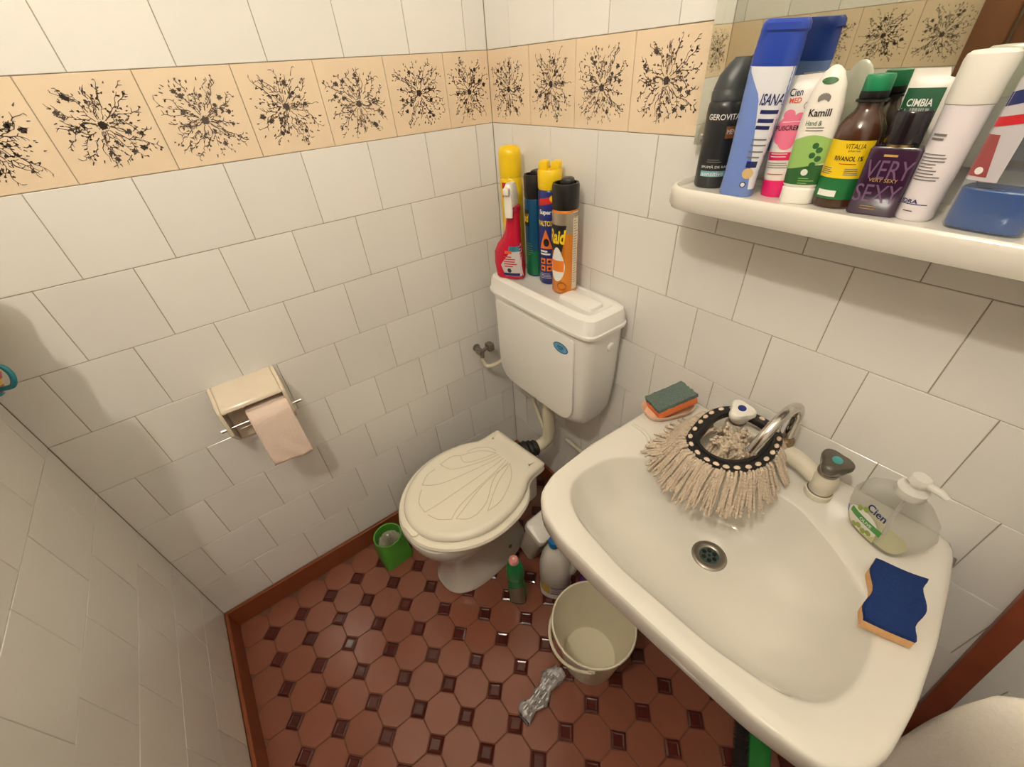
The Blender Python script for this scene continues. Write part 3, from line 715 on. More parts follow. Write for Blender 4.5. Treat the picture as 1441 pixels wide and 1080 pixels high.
# hand cream bottle with a rounded top
t = thing('hand_cream_bottle', 'white rounded hand cream bottle with green wave label', 'bottle', (.834, -.064, ZS), rot=(0, R(-1.5), R(10)))
L_ = Loft([(.020, .0195, .0145, 2.3), (.023, .0215, .0162, 2.3), (.05, .0225, .017, 2.3), (.09, .0222, .016, 2.3), (.115, .0205, .0145, 2.3), (.135, .0165, .012, 2.2), (.148, .0105, .009, 2.1), (.153, .005, .006, 2), (.1545, .0015, .003, 2)])
L_.build('bottle_body', TW, t)
Loft([(0, .0205, .0160, 2.3), (.002, .0215, .0168, 2.3), (.018, .0212, .0165, 2.3), (.020, .0195, .015, 2.3)]).build('bottle_cap', WHITEP, t)
GL = mat('light_green_print', srgb(150, 190, 104), .35); GD = mat('dark_green_print', srgb(44, 96, 48), .35)
wave = lambda top: (lambda a, b: (a, b*(1-.16*(1-math.sin(a*PI*.9+.3)))))
L_.patch('dark_green_field', GD, t, -.0205, .0205, .0245, .0485, .0006, 16, 6)
L_.patch('light_green_field', GL, t, -.0208, .0208, .0425, .083, .0009, 16, 8, lambda a, b: (a, (.0+.20*a)+(b*(1-.2*a-.22*(1-math.sin(a*PI*.8+.2))))))
for (u, z) in ((.007, .071), (.012, .066), (.006, .060), (.013, .056), (.009, .049)): L_.patch('flower_dot', GD, t, u-.0035, u+.0035, z-.0035, z+.0035, .0012, 8, 6, disc)
L_.patch('pale_roundel', INK_W, t, -.001, .007, .036, .044, .0012, 8, 6, disc); lines(L_, t, -.002, .016, .032, .003, 3, GL, 8)
L_.text('Kamill', INK_K, t, 0, .107, .024, .008, bold=.02); L_.text('Hand &', GD, t, -.003, .096, .018, .0055); lines(L_, t, -.010, .010, .0905, .003, 2, INK_G, 2)
L_.patch('green_badge', GD, t, -.0085, .0085, .136, .143, .0008, 10, 5, disc)
for k in range(7):
    a = R(-60+20*k); L_.patch('leaf_print', INK_G, t, -.0016+.006*math.sin(a), .0016+.006*math.sin(a), .1155+.005*math.cos(a), .1225+.005*math.cos(a), .0008, 5, 5, disc)

# antiseptic bottle
t = thing('antiseptic_bottle', 'brown medicine bottle with yellow and green label and green cap', 'bottle', (.876, -.052, ZS), R(6))
BR = mat('amber_brown', srgb(66, 36, 22), .16, coat=.4)
L_ = Loft([(0, .0235, .0235, 2), (.003, .0262, .0262, 2), (.082, .0262, .0262, 2), (.092, .0245, .0245, 2), (.101, .0195, .0195, 2), (.107, .0145, .0145, 2), (.112, .0128, .0128, 2), (.122, .0125, .0125, 2)], True)
L_.build('bottle_body', BR, t)
lathe('neck_ring', [(.0128, .116), (.0165, .117), (.0165, .1195), (.0128, .1205)], BLACK, t); lathe('tamper_collar', [(.0138, .1205), (.0145, .1215), (.0145, .1275), (.0138, .128)], BLACK, t)
lathe('screw_cap', [(.0136, .127), (.0143, .128), (.0143, .141), (.0134, .1435), (.009, .144)], mat('cap_green', srgb(22, 128, 84), .35), t)
L_.patch('yellow_label', mat('label_yellow', srgb(240, 204, 24), .4), t, -.027, .027, .037, .079, .0004, 20, 3); L_.patch('green_label', mat('label_green', srgb(24, 104, 52), .4), t, -.027, .027, .012, .037, .0004, 20, 3)
L_.text('VITALIA', INK_K, t, .007, .073, .021, .0055); L_.text('pharma', INK_K, t, .007, .068, .012, .003); L_.text('RIVANOL 1%', INK_K, t, .004, .0595, .030, .0055, bold=.02); lines(L_, t, -.004, .014, .053, .003, 1, INK_R, 2)
lines(L_, t, -.024, -.003, .0475, .0022, 4, INK_G, 4); lines(L_, t, .004, .020, .0475, .0022, 4, INK_G, 5)
L_.patch('white_box', INK_W, t, -.018, .004, .015, .0225, .0008, 8, 2); lines(L_, t, -.008, .002, .0198, .002, 1, INK_K, 7); lines(L_, t, -.016, -.004, .017, .002, 1, INK_K, 6)

# mixed white and green tube behind the perfume
t, L_ = squeeze_tube('herbal_cream_tube', 'white cream tube with dark green label standing behind the purple perfume', (.922, -.022, ZS), R(8), TW, WHITEP, .022, .146, .0185, .0245)
L_.patch('green_label', mat('cimbia_green', srgb(30, 88, 58), .4), t, -.0225, .012, .060, .128, .0008, 10, 8); L_.text('CIMBIA', INK_W, t, -.006, .114, .024, .0075, .0012, bold=.02); lines(L_, t, -.018, .008, .106, .003, 2, GL, 7)

# perfume bottle
t = thing('perfume_bottle', 'small square purple perfume bottle with black cap and large faded lettering', 'bottle', (.925, -.066, ZS), R(8))
PU = mat('perfume_purple', srgb(50, 26, 52), .2, coat=.4)
L_ = Loft([(0, .0235, .0115, 9), (.002, .0250, .0128, 9), (.072, .0250, .0128, 9), (.075, .0235, .0115, 9)])
L_.build('glass_body', PU, t)
lathe('collar', [(.0125, .075), (.0125, .078)], mat('gold_collar', (.55, .40, .18, 1), .3, 1), t)
lathe('cap', [(.0165, .078), (.0172, .079), (.0172, .109), (.0162, .1105)], mat('gloss_black', srgb(26, 20, 26), .15), t)
PL = mat('perfume_lilac', srgb(108, 80, 112), .4); GOLD = mat('ink_gold', srgb(196, 160, 96), .4)
L_.text('VERY', PL, t, .001, .0515, .044, .020, .0006); L_.text('SEXY', PL, t, -.001, .0255, .044, .020, .0006); lines(L_, t, -.009, .011, .0655, .003, 1, GOLD, 3, .0022); L_.text('VERY SEXY', GOLD, t, 0, .0405, .028, .004, .0012); lines(L_, t, -.012, .014, .0105, .003, 2, GOLD, 4, .0007)

# white lotion bottle
t = thing('lotion_bottle', 'tall plain white lotion bottle with white cap and fine violet print', 'bottle', (.966, -.058, ZS), R(4))
LW = mat('lotion_white', srgb(234, 226, 230), .28)
L_ = Loft([(0, .0165, .0165, 2), (.003, .0185, .0185, 2), (.06, .0192, .0192, 2), (.116, .0198, .0198, 2)], True)
L_.build('bottle_body', LW, t)
lathe('bottle_cap', [(.0205, .1165), (.0208, .119), (.0215, .153), (.0205, .1580), (.017, .1608), (.008, .1615)], WHITEP, t)
lines(L_, t, -.016, .004, .088, .004, 2, INK_G, 4, .0022); lines(L_, t, -.016, .010, .070, .0032, 9, INK_G, 12, .0011); L_.text('IDRA', INK_NAVY, t, -.008, .022, .017, .0042, bold=.02); L_.patch('violet_rule', INK_NAVY, t, -.018, .010, .0185, .0193); lines(L_, t, -.010, .004, .011, .003, 1, INK_K, 3)

# mouthwash
t = thing('mouthwash_bottle', 'clear mouthwash bottle a third full of blue liquid, at the right end of the shelf', 'bottle', (1.030, -.060, ZS), R(-4))
CL = clear('clear_plastic', (.70, .74, .76, 1), .93)
L_ = Loft([(0, .032, .020, 4), (.004, .0345, .0225, 4), (.05, .0345, .0225, 4), (.10, .035, .0228, 4), (.15, .034, .022, 3.5), (.175, .024, .018, 2.6), (.19, .014, .014, 2)])
L_.build('bottle_body', CL, t)
Loft([(.002, .0315, .0195, 4), (.005, .0332, .0212, 4), (.041, .0332, .0212, 4), (.0415, .0325, .0205, 4)]).build('blue_liquid', mat('blue_liquid', srgb(4, 76, 156), .12, coat=.3), t)
lathe('screw_cap', [(.0165, .190), (.017, .191), (.017, .214), (.0155, .216)], mat('white_cap', srgb(232, 232, 232), .3), t)
lb = L_.patch('front_label', mat('label_silver_red', srgb(198, 192, 196), .35), t, -.034, -.006, .050, .140, .0005, 10, 6)
L_.patch('red_stripe', INK_R, t, -.033, -.006, .098, .112, .0009, 8, 4, lambda a, b: (a, b*.6+.4*a)); L_.patch('red_stripe', mat('label_maroon', srgb(150, 70, 70), .4), t, -.0335, -.016, .054, .092, .0009, 8, 8, lambda a, b: (a*(1-.4*b), b)); L_.patch('navy_stripe', INK_NAVY, t, -.033, -.006, .115, .135, .0009, 8, 4, lambda a, b: (a, b*.6+.4*a)); L_.patch('round_mark', INK_W, t, -.028, -.021, .056, .063, .0013, 8, 6, disc)

# ------------------------------------------------------------------ sprays on the cistern
ZL = .9485
def aerosol(name, label, x, y, r, hb, rz, col, capc, cap, group='aerosol cans on the cistern'):
    t = thing(name, label, 'spray can', (x, y, ZL), rz, group)
    L = Loft([(0, r*.93, r*.93, 2), (.003, r, r, 2), (hb-.010, r, r, 2), (hb-.004, r*.93, r*.93, 2), (hb, r*.84, r*.84, 2)], True)
    L.build('can_body', col, t)
    if cap == 'dome':
        lathe('cap', [(r*.98, hb-.003), (r*1.0, hb), (r*.97, hb+.05), (r*.90, hb+.060), (r*.70, hb+.066), (r*.3, hb+.068)], capc, t)
    elif cap == 'notch':     # cap with an upright wall and a sunken nozzle slot
        c = lathe('cap', [(r*.96, hb-.003), (r*.99, hb), (r*.99, hb+.036), (r*.90, hb+.040), (r*.84, hb+.028), (r*.3, hb+.024)], capc, t)
        box('cap_wing', (-r*.92, -r*.30, hb+.02), (-r*.12, r*.6, hb+.056), capc, c, .006); box('cap_wing', (r*.12, -r*.30, hb+.02), (r*.92, r*.6, hb+.056), capc, c, .006)
        box('nozzle', (-.004, -.008, hb+.02), (.004, .006, hb+.040), capc, c, .002)
    else:                    # trigger cap: hollow collar with a raised hood
        c = lathe('cap', [(r*.97, hb-.004), (r*1.0, hb), (r*1.0, hb+.044), (r*.94, hb+.050), (r*.80, hb+.050), (r*.76, hb+.034), (r*.2, hb+.032)], capc, t)
        box('cap_hood', (-r*.45, -r*.15, hb+.03), (r*.45, r*.93, hb+.058), capc, c, .007)
    return t, L
CANY = mat('can_yellow', srgb(244, 204, 26), .3)
t, L_ = aerosol('insect_spray_can', 'tall yellow spray can with yellow cap, in the corner behind the red bottle', .137, -.050, .0295, .246, R(18), CANY, CANY, 'dome')
L_.patch('red_label', mat('label_red', srgb(190, 30, 34), .35), t, -.010, .030, .196, .232); L_.patch('white_side', INK_W, t, -.034, -.020, .02, .228); lines(L_, t, -.002, .026, .210, .005, 1, INK_W, 3, .004); L_.patch('side_print', INK_K, t, -.0285, -.0255, .09, .215, .0010, 2, 8); L_.patch('cap_button', INK_Y, t, -.012, .004, .27, .285, .0015, 8, 6, disc)
t, L_ = aerosol('blue_green_spray_can', 'blue and green spray can with black cap, half hidden behind the yellow-capped can', .221, -.040, .0272, .206, R(22), mat('can_teal', srgb(16, 78, 118), .28, .2), BLACK, 'hood')
L_.patch('green_base', mat('can_green', srgb(16, 104, 66), .3), t, -.06, .06, .004, .07); L_.patch('black_plate', INK_K, t, -.034, -.004, .135, .176); L_.text('Raid', INK_Y, t, -.018, .156, .026, .022, .0010, bold=.03, shear=.2); lines(L_, t, -.02, .01, .09, .006, 6, GL, 3)
t, L_ = aerosol('roach_spray_can', 'dark blue spray can with bright yellow winged cap', .286, -.046, .0290, .236, R(26), mat('can_navy', srgb(30, 44, 118), .28), CANY, 'notch')
L_.patch('red_flash', mat('flash_red', srgb(206, 44, 40), .35), t, -.020, .018, .198, .220, .0005, 10, 5, lambda a, b: (a, b*.7+.3*a)); L_.patch('yellow_sun', INK_Y, t, .010, .026, .207, .223, .0009, 10, 6, disc)
L_.text('Super', INK_W, t, -.001, .183, .032, .014, bold=.03); L_.text('PALTOX', INK_Y, t, 0, .158, .042, .013, bold=.03)
L_.patch('orange_triangle', mat('ink_orange2', srgb(232, 118, 44), .35), t, -.018, .018, .095, .142, .0006, 12, 10, lambda a, b: (.5+(a-.5)*(1-.96*b), b)); L_.patch('insect_print', INK_K, t, -.006, .009, .101, .121, .0011, 8, 6, disc)
lines(L_, t, -.016, .016, .086, .007, 2, INK_W, 21, .0045)
for i in range(2):
    for j in range(2): q = L_.patch('orange_square', mat('ink_orange2', srgb(232, 118, 44), .35), t, -.016+.018*i, -.002+.018*i, .036+.019*j, .051+.019*j, .0006, 6, 4); L_.patch('insect_print', INK_K, t, -.013+.018*i, -.005+.018*i, .040+.019*j, .047+.019*j, .0011, 6, 4, disc)
lines(L_, t, -.016, .016, .028, .004, 4, INK_W, 5)
t, L_ = aerosol('orange_spray_can', 'orange and silver spray can with black cap beside the flush button', .354, -.058, .0312, .206, R(30), mat('can_orange', srgb(224, 136, 44), .26, .35), BLACK, 'hood')
L_.patch('silver_band', mat('can_silver', srgb(186, 172, 152), .25, .6), t, -.0955, .0955, .150, .1965, .0004, 40, 2); L_.patch('side_text_panel', mat('panel_cream', srgb(222, 206, 180), .4), t, .028, .046, .01, .198, .0006)
lines(L_, t, .030, .044, .19, .006, 28, INK_G, 8, .0014)
L_.patch('black_plate', INK_K, t, -.034, .012, .108, .170, .0008, 14, 8, lambda a, b: (a*(.78+.22*b), b)); L_.text('Raid', INK_Y, t, -.012, .143, .046, .034, .0013, bold=.035, shear=.2)
L_.patch('white_drop', INK_W, t, -.032, .010, .032, .118, .0009, 14, 12, lambda a, b: (.5+(disc(a, b)[0]-.5)*(1-.55*max(0, b-.45)), disc(a, b)[1])); L_.patch('orange_drop', mat('drop_orange', srgb(238, 130, 40), .35), t, -.028, .007, .058, .086, .0013, 12, 4); lines(L_, t, -.022, .0, .074, .004, 2, INK_K, 4); lines(L_, t, -.024, .0, .052, .005, 2, INK_G, 4)
L_.patch('insect_outline', mat('ink_brown', srgb(120, 66, 24), .4), t, -.010, .014, .010, .030, .0006, 10, 6, disc); L_.patch('insect_outline_inner', mat('can_orange', srgb(224, 136, 44)), t, -.0075, .0115, .0125, .0275, .0011, 10, 6, disc)

# red trigger bottle
t = thing('trigger_spray_bottle', 'crimson cleaner bottle with white trigger head, front left on the cistern', 'spray bottle', (.190, -.107, ZL), R(30))
CR = mat('crimson_plastic', srgb(196, 22, 54), .25)
L_ = Loft([(0, .036, .017, 3, 0), (.004, .040, .0205, 3, 0), (.04, .0425, .0215, 3, -.002), (.072, .040, .021, 2.8, -.003), (.094, .033, .020, 2.5, .001), (.112, .0245, .0185, 2.3, .008), (.132, .0205, .018, 2.1, .013), (.178, .0165, .0165, 2, .017)])
L_.build('bottle_body', CR, t)
L_.patch('front_label', mat('label_pale', srgb(206, 196, 196), .4), t, -.018, .040, .010, .098, .0006, 14, 12, lambda a, b: (1-(1-a)*(1-.75*max(0, b-.35)/.65*1.1 if b > .35 else 1-.5*(.35-b)), b))
L_.patch('teal_flash', mat('teal_flash', srgb(50, 120, 140), .4), t, .006, .036, .078, .092, .0010, 8, 4); L_.patch('orange_flash', mat('ink_orange', srgb(226, 92, 52)), t, -.004, .016, .072, .080, .0012, 6, 3); lines(L_, t, -.008, .030, .062, .0065, 5, INK_R, 14, .003); L_.patch('navy_flash', INK_NAVY, t, -.012, .034, .011, .019, .0010, 10, 4); L_.patch('round_mark', INK_K, t, .0, .012, .020, .032, .0012, 8, 6, disc)
nk = lathe('screw_collar', [(.0175, .178), (.0185, .179), (.0185, .190), (.0165, .192)], mat('red_collar', srgb(176, 20, 48), .3), t, loc=(.017, 0, 0))
hd = Loft([(.186, .0115, .014, 3, .016, -.001), (.196, .0120, .020, 3, .016, -.004), (.218, .0125, .024, 3.2, .016, -.006), (.236, .0115, .023, 3, .016, -.008), (.245, .008, .017, 2.5, .016, -.008)]).build('trigger_head', WHITEP, t)
box('nozzle', (.008, -.040, .222), (.024, -.024, .238), WHITEP, hd, .003)
Loft([(.168, .0095, .004, 3, .016, -.028), (.185, .011, .0045, 3, .016, -.027), (.205, .011, .0045, 3, .016, -.027), (.222, .0095, .004, 3, .016, -.028)]).build('trigger_lever', WHITEP, t)

# ------------------------------------------------------------------ things on the basin
# mop head
mp = thing('mop_head', 'string mop head with black studded frame drying on the tap', 'mop head', (.885, -.12, .835))
ringp = [(-.060, -.020), (-.050, -.058), (-.015, -.074), (.025, -.066), (.055, -.032), (.060, .015), (.045, .055), (.005, .066), (-.040, .056), (-.060, .022)]
def rz_(x, y): return .008 + .16*y + .05*x*0       # tilt towards the bowl
RP = smooth_path([(x, y, rz_(x, y)) for x, y in ringp], 8, True)
rings = []
n = len(RP)
for i, p in enumerate(RP):
    t_ = (RP[(i+1) % n]-RP[i-1]).normalized(); out = Vector((t_.y, -t_.x, 0)).normalized(); up = Vector((0, 0, 1))
    if out.dot(Vector((p.x, p.y, 0))) < 0: out = -out
    rings.append([tuple(p+out*a+up*b) for a, b in ((-.0150, -.004), (.0085, -.003), (.010, .0), (.0085, .0035), (-.0060, .0035), (-.0075, .0065), (-.0130, .0065), (-.0155, .002))])
rings.append(rings[0]); v, f = rings_mesh(rings, False, False); o = mesh('studded_frame', v, f, BLACK, mp); fixn(o.data); FRAME = o
acc = 0; stud_at = []
for i in range(n):
    acc += (RP[(i+1) % n]-RP[i]).length
    if acc > .0155: stud_at.append(i); acc = 0
for i in stud_at:
    p = RP[i]; a = math.atan2((RP[(i+1) % n]-RP[i-1]).y, (RP[(i+1) % n]-RP[i-1]).x)
    c_ = Vector((p.x, p.y, 0)).normalized()*.003
    o = lathe('yarn_stud', [(.0058, .002), (.0056, .004), (.004, .0058), (.0015, .0064)], mat('stud_cream', srgb(226, 204, 180), .8), FRAME, loc=(p.x+c_.x, p.y+c_.y, p.z), seg=12); o.scale = (1, .72, 1); o.rotation_euler = (0, 0, a)
def surf_z(X, Y):
    """height of the basin surface under a world point"""
    dx, dy = X-SC[0], Y-SC[1]; k = int(round((math.atan2(dy, dx) % (2*PI))/(2*PI)*SN)) % SN
    q = math.hypot(dx, dy)/ri[k]
    if q >= 1: return .780
    for (s0, z0), (s1, z1) in zip([(.0, .655), (.45, .663), (.7, .679), (.85, .709), (.945, .7475)], [(.45, .663), (.7, .679), (.85, .709), (.945, .7475), (1.0, .771)]):
        if s0 <= q <= s1: return z0+(z1-z0)*(q-s0)/(s1-s0)
    return .78
yv, yf = [], []
ry_ = random.Random(5)
def strand(p0, dirn, Lg, drop, inward=False):
    r0 = ry_.uniform(.0022, .0030); n_ = 13; pts = []; x, y, z = p0; a = math.atan2(dirn[1], dirn[0]); ph = ry_.uniform(0, 6)
    for i in range(n_):
        t = i/(n_-1); pts.append((x, y, z))
        a += ry_.uniform(-.06, .06); st_ = Lg/(n_-1)
        zt = surf_z(.885+x, -.12+y)-.835 + r0 + drop*(1-t)
        down = max(-st_*.85, min(st_*.35, zt-z if i > 1 else 0))
        h = math.sqrt(max(1e-9, st_*st_-down*down)); x += h*math.cos(a); y += h*math.sin(a); z += down
        y = min(y, .108)
    P = smooth_path(pts, 4); m_ = len(P); seg = 5
    rg = []
    for i, p in enumerate(P):
        t_ = (P[min(i+1, m_-1)]-P[max(i-1, 0)]).normalized(); A = (Vector((0, 0, 1))-t_*t_.z); A = A.normalized() if A.length > 1e-5 else Vector((1, 0, 0)); B = t_.cross(A)
        rr = r0*(1+.22*math.sin(i*1.7+ph))*(1.0 if i < m_-3 else .9)
        rg.append([p+A*(rr*math.cos(2*PI*j/seg+i*.55))+B*(rr*math.sin(2*PI*j/seg+i*.55)) for j in range(seg)])
    v, f = rings_mesh(rg); b = len(yv); yv.extend(v); yf.extend(tuple(k+b for k in q) for q in f)
for k in range(300):
    i = ry_.randrange(n); p = RP[i]; ang = math.atan2(p.y, p.x)
    d = Vector((p.x, p.y*1.0, 0)).normalized()
    back = max(0, d.y)
    if back > .55 and ry_.random() < .7: continue
    ang = math.atan2(d.y, d.x); front = max(0, -d.y)
    Lg = (.062+.028*front+.026*max(0, -d.x))*ry_.uniform(.82, 1.12)
    if back > .3: Lg *= .55
    strand((p.x*1.05, p.y*1.05, p.z+ry_.uniform(-.007, .001)), (d.x+ry_.uniform(-.22, .22), d.y-.25*front+ry_.uniform(-.22, .22)), Lg, ry_.uniform(.0, .022))
for k in range(120):      # yarn showing through the middle of the frame
    a = ry_.uniform(0, 2*PI); rr = ry_.uniform(.0, .045)
    strand((rr*math.cos(a), rr*math.sin(a), ry_.uniform(-.006, .008)), (math.cos(a*3), math.sin(a*5)), ry_.uniform(.03, .05), .018)
o = mesh('yarn_fringe', yv, yf, YARN, mp, angle=70); o['kind'] = 'stuff'

# soap dish and sponges
sd = thing('soap_dish', 'pale pink oval soap dish on the far corner of the washbasin', 'soap dish', (.722, -.085, .7795), R(-22))
PKD = mat('pale_pink_plastic', srgb(238, 200, 172), .35)
v, f = rings_mesh([Loft([(0, 1, 1, 2)]).ring(q) for q in ((0, .026, .046, 3), (.003, .030, .051, 3), (.016, .036, .058, 3), (.018, .0355, .0575, 3), (.016, .033, .055, 3), (.006, .028, .049, 3), (.0045, .024, .044, 3))])
o = mesh('dish', v, f, PKD, sd); fixn(o.data)
sg = thing('orange_sponge', 'orange sponge with dark green scouring top leaning in the soap dish', 'sponge', (.724, -.074, .795), rot=(R(14), R(-8), R(-24)))
ORS = mat('orange_foam', srgb(232, 128, 72), .9, var=.1, scale=150, bump=.8, bscale=300); DGS = mat('green_scourer', srgb(96, 112, 104), .95, var=.45, scale=260, bump=1, bscale=400)
box('foam', (-.030, -.046, 0), (.030, .046, .018), ORS, sg, .003)
def rough_slab(name, lo, hi, m, parent, seed, amp):
    r = random.Random(seed); bm = bmesh.new(); bmesh.ops.create_grid(bm, x_segments=14, y_segments=18, size=.5)
    for vtx in bm.verts: vtx.co = Vector((lo[0]+(vtx.co.x+.5)*(hi[0]-lo[0]), lo[1]+(vtx.co.y+.5)*(hi[1]-lo[1]), lo[2]))
    edge = [e for e in bm.edges if len(e.link_faces) == 1]
    for vtx in {q for e in edge for q in e.verts}: vtx.co.x += r.uniform(-amp, amp); vtx.co.y += r.uniform(-amp, amp)
    g = bmesh.ops.extrude_face_region(bm, geom=list(bm.faces)); 
    for q in g['geom']:
        if isinstance(q, bmesh.types.BMVert): q.co.z = hi[2]+r.uniform(-amp, amp)*.6
    bmesh.ops.recalc_face_normals(bm, faces=bm.faces)
    me = bpy.data.meshes.new(name); bm.to_mesh(me); bm.free(); return link(name, me, m, parent, angle=60)
rough_slab('scouring_layer', (-.031, -.046, .018), (.030, .047, .026), DGS, sg, 3, .0013)
bs = thing('blue_sponge', 'wavy-edged sponge with navy blue scouring face on the basin rim', 'sponge', (1.175, -.196, .782), rot=(0, R(-3), R(10)))
def wavy():
    pts = []
    L4 = [(-.026, -.060), (.027, -.052), (.029, .056), (-.030, .050)]
    def seg(a, b, waves, amp, ph, nn=16):
        for k in range(nn):
            t = k/nn; x = a[0]+(b[0]-a[0])*t; y = a[1]+(b[1]-a[1])*t; dx, dy = b[0]-a[0], b[1]-a[1]; l = math.hypot(dx, dy); w_ = amp*math.sin(2*PI*waves*t+ph)*min(1, 6*t, 6*(1-t))
            pts.append((x+dy/l*w_, y-dx/l*w_))
    seg(L4[0], L4[1], .5, .001, 0); seg(L4[1], L4[2], 1.5, .0038, PI); seg(L4[2], L4[3], .6, .002, PI); seg(L4[3], L4[0], 1.5, .0038, 0)
    return pts
wp = wavy()
extrude_poly('foam', wp, 0, .016, mat('tan_foam', srgb(222, 172, 118), .9, var=.1, scale=150, bump=.8, bscale=300), bs, .0015)
extrude_poly('scouring_face', wp, .016, .0225, mat('navy_scourer', srgb(4, 40, 98), .95, var=.15, scale=220, bump=1, bscale=400), bs, .0015)

# soap dispenser
t = thing('soap_dispenser', 'clear plastic hand soap dispenser with pump and green olive label', 'soap dispenser', (1.122, -.086, .7795), R(-24)); t.scale = (1.10, 1.10, 1.04)
L_ = Loft([(0, .033, .019, 3), (.003, .036, .022, 3), (.012, .041, .0255, 2.8), (.035, .050, .0285, 2.5), (.058, .0525, .029, 2.4), (.078, .046, .027, 2.3), (.092, .032, .022, 2.2), (.098, .020, .017, 2), (.101, .0155, .0155, 2)], seg=56)
L_.build('bottle_body', clear('clear_plastic_soap', (.74, .74, .70, 1), .90), t)
Loft([(.0025, .031, .018, 3), (.005, .0335, .020, 3), (.008, .035, .0215, 3), (.0085, .034, .021, 3)]).build('soap_residue', mat('soap_residue', srgb(208, 204, 160), .2), t)
FRO = clear('frosted_white', (.90, .88, .82, 1), .35, .3)
lathe('pump_collar', [(.0165, .100), (.0172, .101), (.0172, .113), (.013, .116), (.0065, .118), (.0065, .124)], FRO, t)
Loft([(.124, .0085, .0085, 2.5), (.126, .0115, .011, 2.5), (.133, .0115, .011, 2.5), (.136, .0095, .009, 2.5)]).build('pump_head', FRO, t)
tube('pump_spout', [(.008, .0, .130), (.022, .004, .130), (.030, .006, .127)], [.0055, .005, .004], FRO, t, 12)
tube('dip_tube', [(0, 0, .10), (.002, 0, .05), (.006, .002, .008)], .0025, clear('clear_straw', (.9, .9, .86, 1), .6), t, 8)
OLV = mat('olive_green', srgb(150, 168, 70), .4)
L_.patch('clear_label_tint', mat('label_yellowgreen', srgb(206, 204, 150), .35), t, -.037, .012, .006, .026, .0005, 14, 6)
L_.patch('white_oval', INK_W, t, -.036, .012, .010, .052, .0009, 14, 10, disc)
L_.patch('green_band', mat('label_green2', srgb(66, 148, 62), .4), t, -.032, .016, .030, .0415, .0012, 12, 4)
L_.text('OLIVE', INK_W, t, -.006, .0355, .018, .006, .0016, bold=.02); L_.text('Cien', INK_NAVY, t, -.002, .064, .026, .0125, .0009, bold=.02)
for (u, z) in ((-.022, .050), (-.014, .056), (-.012, .020), (-.004, .017), (.003, .021), (-.018, .015)): L_.patch('olive_print', OLV, t, u-.004, u+.004, z-.005, z+.005, .0017, 8, 6, disc)
L_.patch('blue_roundel', mat('roundel_blue', srgb(84, 130, 186), .4), t, -.044, -.035, .018, .028, .0010, 8, 6, disc)

# ------------------------------------------------------------------ things on the floor
t = thing('toilet_brush', 'green toilet brush holder with white bristle brush, behind the toilet by the wall', 'toilet brush', (.104, -.664, 0), R(4))
HB = Loft([(0, .050, .050, 7), (.004, .054, .054, 7), (.03, .053, .053, 6), (.07, .050, .050, 4), (.10, .049, .049, 2.7), (.118, .050, .050, 2.1), (.122, .0495, .0495, 2), (.121, .0455, .0455, 2), (.10, .044, .044, 2), (.05, .042, .042, 2), (.03, .038, .038, 2)])
o = HB.build('brush_holder', mat('brush_green', srgb(84, 160, 56), .35), t)
bv, bf = [], []
r = random.Random(2)
for k in range(900):
    a = r.uniform(0, 2*PI); c_ = r.uniform(.2, 1); rr = .041*math.sqrt(r.random()); z = .088+.030*math.cos(rr/.041*PI/2)+r.uniform(-.005, .005)
    p = Vector((rr*math.cos(a), rr*math.sin(a), z)); q = Vector((.2*p.x, .2*p.y, .06)); v, f = tube_geo([q, p], [.0007, .0006], 3, False); b = len(bv); bv += v; bf += [tuple(i+b for i in q_) for q_ in f]
o = mesh('bristles', bv, bf, mat('bristle_white', srgb(226, 220, 196), .8), t, angle=None); o['kind'] = 'stuff'
tube('brush_handle', [(0, 0, .06), (.0, .0, .122)], .004, WHITEP, t)

# bleach bottle
t = thing('bleach_bottle', 'white bleach jug with blue cap and side handle under the washbasin', 'bottle', (.572, -.283, 0), R(40))
L_ = Loft([(0, .046, .040, 2.6), (.005, .051, .045, 2.6), (.022, .052, .046, 2.5), (.026, .050, .044, 2.5), (.088, .050, .044, 2.5), (.094, .052, .046, 2.5), (.15, .0515, .0455, 2.4), (.19, .046, .041, 2.3), (.220, .036, .033, 2.2), (.240, .022, .022, 2, -.004), (.250, .0155, .0155, 2, -.005), (.258, .015, .015, 2, -.005)])
L_.build('jug_body', mat('jug_white', srgb(226, 222, 212), .3), t)
tube('jug_handle', smooth_path([(.012, -.004, .238), (.038, -.010, .232), (.056, -.012, .205), (.058, -.012, .165), (.050, -.010, .135)], 6), [.010]*9+[.011]*8+[.012]*8, mat('jug_white', srgb(226, 222, 212)), t, 14)
lathe('jug_cap', [(.0165, .255), (.0172, .257), (.0172, .277), (.0155, .280)], mat('jug_cap_blue', srgb(12, 108, 176), .35), t, loc=(-.005, 0, 0))
L_.patch('label', mat('jug_label', srgb(206, 196, 190), .4), t, -.046, .046, .030, .086, .0005, 14, 3); L_.patch('yellow_patch', mat('jug_yellow', srgb(206, 178, 66), .4), t, -.044, -.014, .034, .082, .0009, 8, 3); L_.patch('violet_rule', INK_NAVY, t, -.010, .044, .070, .075, .0010, 10, 1); lines(L_, t, -.008, .040, .062, .007, 4, INK_NAVY, 4, .002); L_.patch('violet_rule', INK_NAVY, t, -.010, .044, .034, .038, .0010, 10, 1)

